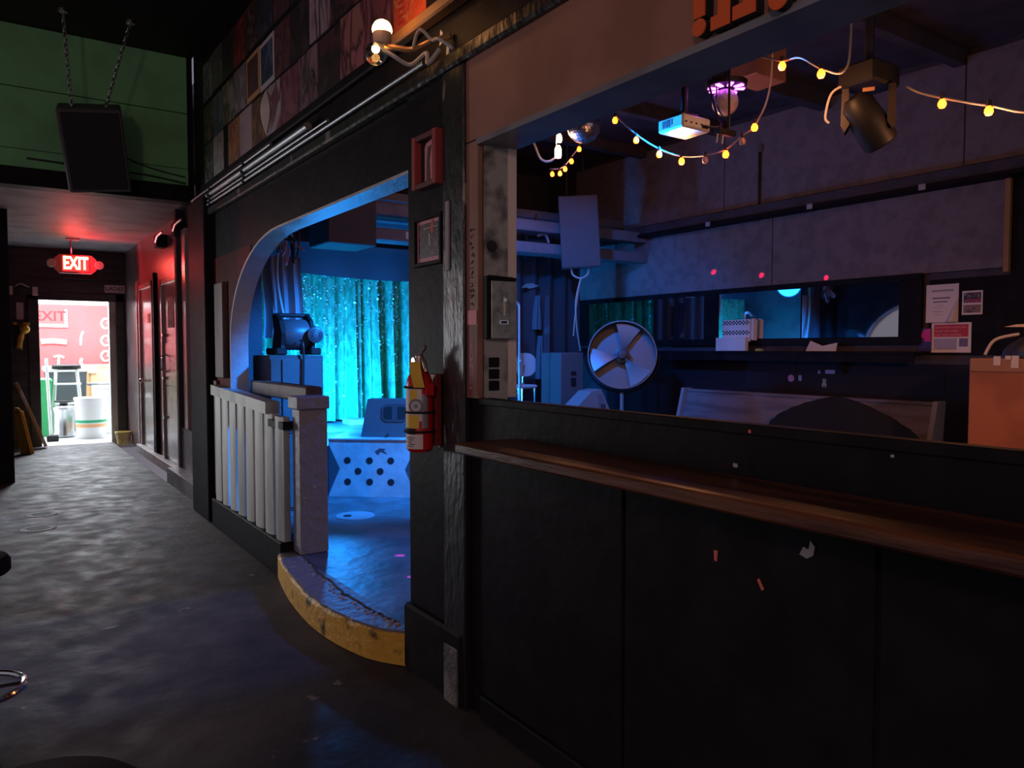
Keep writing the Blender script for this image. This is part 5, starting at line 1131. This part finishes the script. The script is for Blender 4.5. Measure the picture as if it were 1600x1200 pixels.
# ------------------------------------------------------------------ festoon strings
BULB = mat('festoon_bulb', (1, .62, .2), .3, es=13, ec=(1, .11, .006))
DEAD = mat('dead_bulb', (.55, .48, .44), .2)
def festoon(label, pts, bulbs, dead, X, glow=0):
    """pts: cord through pixels at depth X; bulbs hang just below the cord"""
    ps = [atX(x, y, X + dx) for x, y, dx in pts]
    t = thing('string_lights', ps[0], label, 'string lights', 'warm bulb strings under the room ceiling')
    ps.append(Vector((ps[-1].x, ps[-1].y, 3.898)))
    MB().tube(curve_pts(ps, 6), .006, 6).build('cord', CORDW, t, True)
    for (x, y, dx) in bulbs:
        c = atX(x, y, X + dx)
        b = MB().lathe([(1e-6, -.026), (.014, -.022), (.021, -.008), (.020, .006), (.012, .020), (.010, .024)], c, 'z', 12).build('bulb', BULB, t, True)
        MB().lathe([(.011, .022), (.012, .05), (.006, .055)], c, 'z', 10).build('socket', CORDB, b)
    if glow:
        m_ = len(bulbs) // 2; g_ = atX(bulbs[m_][0], bulbs[m_][1], X)
        light('string_light_glow', 'POINT', (g_.x, g_.y, g_.z - .10), glow, (1, .40, .16), radius=.06)
    for (x, y, dx) in dead:
        c = atX(x, y, X + dx)
        b = MB().lathe([(1e-6, -.026), (.014, -.022), (.021, -.008), (.020, .006), (.012, .020)], c, 'z', 12).build('unlit_bulb', DEAD, t, True)
        MB().lathe([(.011, .02), (.012, .05), (.006, .055)], c, 'z', 10).build('socket', CORDB, b)
festoon('string of warm bulbs drooping in front of the projector', [(953, 168, 0), (966, 184, 0), (994, 210, 0), (1030, 233, 0), (1065, 244, 0), (1102, 243, 0), (1134, 233, 0), (1160, 212, 0), (1182, 192, 0), (1205, 120, 0)],
        [(961, 188, 0), (994, 219, 0), (1030, 241, 0), (1065, 252, 0), (1134, 241, 0), (1179, 199, 0)], [(1102, 250, 0), (1160, 221, 0)], 4.0, 10)
festoon('short string of five warm bulbs under the mirror ball', [(860, 264, 0), (875, 263, 0), (884, 257, 0), (894, 244, 0), (906, 225, 0), (907, 190, .02)],
        [(863, 272, 0), (875, 271, 0), (883, 264, 0), (893, 252, 0), (905, 233, 0)], [], 4.7, 3)
festoon('two warm bulbs on a string at the top beside the box', [(1190, 88, 0), (1222, 95, 0), (1250, 90, 0), (1283, 107, 0), (1320, 110, 0), (1330, 40, 0)], [(1222, 103, 0), (1283, 115, 0)], [], 3.7, 6)
festoon('two warm bulbs on a string at the far right of the ceiling', [(1415, 135, 0), (1440, 146, 0), (1472, 153, 0), (1545, 165, 0), (1620, 168, 0), (1640, 60, 0)], [(1472, 162, 0), (1545, 173, 0)], [], 4.2, 9)
# candle-lamp cluster
a = atX(872, 238, 4.3)
t = thing('lamp_cluster', (a.x, a.y, a.z - .08), 'bright upright cluster of two bulbs on a drooping cable beside the mirror ball', 'lamp')
HOT = mat('white_hot_bulb', (1, .8, .6), .3, es=9, ec=(1, .55, .28))
MB().lathe([(1e-6, -.055), (.026, -.05), (.032, -.02), (.030, .03), (.018, .06)], a, 'z', 14).build('bulb', HOT, t, True)
b = atX(874, 217, 4.3); MB().lathe([(1e-6, -.035), (.02, -.03), (.026, 0), (.02, .03), (.012, .045)], b, 'z', 14).build('bulb', HOT, t, True)
MB().tube([(a.x + .0, a.y + .035, a.z + .02), (b.x, b.y + .035, b.z + .12)], .010, 8).build('support_tube', CHROME, t)
MB().tube(curve_pts([(b.x, b.y + .035, b.z + .12), (b.x + .02, b.y + .03, b.z + .4), (b.x + .02, b.y + .03, 3.9)], 4), .008, 6).build('hanging_cable', CORDW, t)
MB().tube(curve_pts([(a.x, a.y + .01, a.z - .03), atX(858, 252, 4.3), atX(845, 248, 4.3), atX(836, 228, 4.3), atX(830, 215, 4.3)], 6), .011, 6).build('drooping_cable', CORDW, t, True)
light('lamp_cluster_light', 'POINT', (a.x - .08, a.y - .08, a.z - .02), 4, (1, .42, .20), radius=.06)

# ================================================================== YARD BEHIND THE EXIT DOOR
# painted board with EXIT and ornaments on the red wall
WP = mat('white_wall_paint', (.9, .88, .86), .6)
def onwall(x, y): return atY(x, y, 17.0)
p = onwall(78, 497)
t = thing('painted_sign', (p.x, 16.97, p.z - .2), 'red painted sign with white border in the yard beyond the door', 'sign')
M_ = facing_front((p.x - .05, 16.99, p.z))
MB(M_).box(-.34, .34, -.17, .17, 0, .02).build('white_board', WP, t); MB(M_).box(-.34, .29, -.11, .17, .02, .026).build('red_field', mat('sign_red', (.70, .10, .10), .6), t)
text('EXIT', .26, M_ @ Matrix.Translation((.05, .03, .027)), mat('sign_dark_red', (.42, .02, .03), .6), t, bold=.004)
def stroke(pts, r_, nm):
    m = MB()
    q = [onwall(x, y) for x, y in pts]
    m.tube(curve_pts([(v.x, 16.995, v.z) for v in q], 5), r_, 6); m.build('wall_lettering', WP, yw, True)
stroke([(84, 558), (92, 556), (100, 559)], .022, 'T'); stroke([(92, 557), (91, 577)], .022, 'T')
for cy in (505, 532, 556):
    stroke([(172, cy + 6), (163, cy + 8), (158, cy), (163, cy - 7), (170, cy - 5), (168, cy + 1)], .02, 'scroll')
stroke([(64, 534), (84, 533), (104, 535)], .05, 'band')
stroke([(126, 540), (127, 525), (130, 518)], .02, 'fleck'); stroke([(128, 560), (126, 566), (129, 572)], .03, 'fleck')
t = thing('yard_cabinet', (1.75, 16.4, 0), 'tan wooden cabinet standing in the yard right of the ladder', 'cabinet')
a = atY(133, 570, 16.2); TAN = mat('tan_wood', (.66, .40, .20), .6)
MB().box(a.x, a.x + .95, 16.2, 16.7, .0, a.z, .01).build('body', TAN, t)
MB().box(a.x + .08, a.x + .9, 16.18, 16.2, .5, a.z - .1, .005).build('door', mat('tan_door', (.74, .47, .26), .6), t)
MB().box(a.x + .05, a.x + .18, 16.15, 16.2, a.z - .16, a.z - .03, .01).build('paper_note', mat('tan_note', (.8, .6, .4), .6), t)
# stool with dark seat in front of the cabinet
p = atY(160, 600, 15.42)
t = thing('yard_stool', (p.x, 15.42, 0), 'grey swivel stool in front of the tan cabinet', 'stool')
MB().lathe([(.05, p.z - .05), (.24, p.z - .02), (.25, p.z + .02), (1e-6, p.z + .04)], (p.x, 15.42, 0), 'z', 22).build('seat', mat('grey_vinyl', (.16, .17, .18), .5), t, True)
MB().tube([(p.x, 15.42, 0), (p.x, 15.42, p.z - .04)], .025, 8).build('post', STEEL, t)
# black bin, ladder stool, green bin, keg, striped bucket, white box, broom
p = atY(108, 690, 15.6)
t = thing('black_bin', (1.15, 15.75, 0), 'large black bin with white lid behind the step stool', 'bin')
MB().add([(.86, 15.6, 0), (1.40, 15.6, 0), (1.45, 15.55, 1.05), (.82, 15.55, 1.05), (.86, 16.1, 0), (1.40, 16.1, 0), (1.45, 16.15, 1.05), (.82, 16.15, 1.05)], [(0, 1, 2, 3), (4, 5, 6, 7), (0, 1, 5, 4), (2, 3, 7, 6), (0, 3, 7, 4), (1, 2, 6, 5)]).build('body', mat('bin_black', (.06, .07, .08), .5), t)
MB().box(.80, 1.47, 15.53, 16.17, 1.05, 1.15, .02).build('lid', mat('bin_lid', (.75, .75, .75), .5), t)
q = atY(97, 640, 15.2)
t = thing('step_stool', (q.x + .06, 15.1, 0), 'white metal step stool with black round seat', 'stool')
cx_, sy = q.x + .07, 15.05; WM = mat('white_metal', (.8, .82, .83), .4)
for (dx, dy) in ((-.20, -.16), (.20, -.16), (-.20, .2), (.20, .2)):
    MB().tube([(cx_ + dx * 1.2, sy + dy, .0), (cx_ + dx * .75, sy + dy * .6, 1.12)], .018, 8).build('leg', WM, t)
MB().lathe([(.16, 1.10), (.22, 1.12), (.22, 1.17), (.18, 1.19), (1e-6, 1.19)], (cx_, sy, 0), 'z', 24).build('seat', mat('black_vinyl', (.02, .02, .022)), t, True)
for z_ in (.52, .85): MB().box(cx_ - .20, cx_ + .20, sy - .20, sy - .06, z_, z_ + .03, .006).build('step', WM, t)
t = thing('keg', (atY(101, 690, 14.6).x, 14.6, 0), 'small steel keg standing in front of the step stool', 'keg')
kx = ORG[t.name].x
MB().lathe([(.14, .0), (.17, .02), (.17, .08), (.155, .10), (.155, .42), (.17, .44), (.17, .50), (.14, .52), (.13, .48), (1e-6, .47)], (kx, 14.6, 0), 'z', 24).build('barrel', STEEL, t, True)
MB().lathe([(.05, .48), (.06, .56), (.03, .60), (1e-6, .61)], (kx, 14.6, 0), 'z', 14).build('tap_valve', BLACKM, t, True)
MB().tube([(kx + .12 * math.cos(a), 14.6 + .12 * math.sin(a), .59) for a in [2 * math.pi * k / 20 for k in range(20)]], .018, 6, True).build('handle_ring', BLACKM, t, True)
bxx = atY(143, 690, 14.3).x
t = thing('striped_bucket', (bxx, 14.3, 0), 'big white bucket with green and orange stripes', 'bucket')
MB().lathe([(.215, 0), (.235, .62), (.245, .62), (.245, .66), (1e-6, .66)], (bxx, 14.3, 0), 'z', 30).build('body', mat('bucket_white', (.82, .83, .83), .4), t, True)
MB().lathe([(.228, .255), (.229, .30)], (bxx, 14.3, 0), 'z', 30).build('green_stripe', mat('stripe_green', (.03, .42, .20), .5), t, True)
MB().lathe([(.225, .18), (.227, .235)], (bxx, 14.3, 0), 'z', 30).build('orange_stripe', mat('stripe_orange', (.85, .45, .22), .5), t, True)
a = atY(152, 622, 14.9)
t = thing('white_crate', (a.x + .2, 15.0, 0), 'white box behind the striped bucket', 'box')
MB().box(a.x - .05, a.x + .5, 14.75, 15.15, 0, .78, .01).build('body', mat('crate_white', (.8, .8, .8), .5), t)
MB().box(a.x - .06, a.x + .51, 14.74, 15.16, .78, .82, .008).build('lid', WHITEP, t)
gx = atY(70, 640, 15.0).x
t = thing('green_bin', (gx, 15.0, 0), 'narrow green bin at the left of the yard doorway', 'bin')
MB().add([(gx - .22, 14.8, 0), (gx + .06, 14.8, 0), (gx + .10, 14.78, .90), (gx - .26, 14.78, .90), (gx - .22, 15.2, 0), (gx + .06, 15.2, 0), (gx + .10, 15.22, .90), (gx - .26, 15.22, .90)], [(0, 1, 2, 3), (4, 5, 6, 7), (0, 1, 5, 4), (2, 3, 7, 6), (0, 3, 7, 4), (1, 2, 6, 5)]).build('body', mat('bin_green', (.05, .45, .15), .5), t)
MB().box(gx - .27, gx + .11, 14.77, 15.23, .90, .96, .015).build('lid', mat('bin_green', (.05, .45, .15)), t)
a = atY(80, 684, 14.0); b = atY(72, 560, 14.3)
t = thing('broom', (a.x, 14.0, 0), 'white handled broom leaning by the green bin', 'broom')
MB().tube([(a.x, 14.0, .06), (b.x, 14.3, b.z)], .022, 8).build('handle', mat('white_metal', (.8, .82, .83)), t)
MB().box(a.x - .06, a.x + .10, 13.94, 14.06, 0, .10, .01).build('brush_head', BLACKM, t)

# ================================================================== PARTY-LIGHT BEAMS (the disco globe's narrow lasers)
g = atX(1133, 160, 3.9)
for (x, y) in ((1115, 425), (1190, 430), (1291, 434)):
    tg = atX(x, y, XB - .03)
    src = Vector((g.x + .02, g.y, g.z + .06)) + (tg - g).normalized() * .16
    light('party_laser', 'SPOT', src, 2500, (1, .01, .08), tg, spot=.9, blend=.4, radius=.001)
for (x, y) in ((625, 868), (645, 901), (650, 934)):
    tg = atZ(x, y, ZP)
    src = Vector((g.x, g.y, g.z)) + (tg - g).normalized() * .17
    light('party_beam', 'SPOT', src, 1500, (.85, .05, .9), tg, spot=.9, blend=.3, radius=.001)
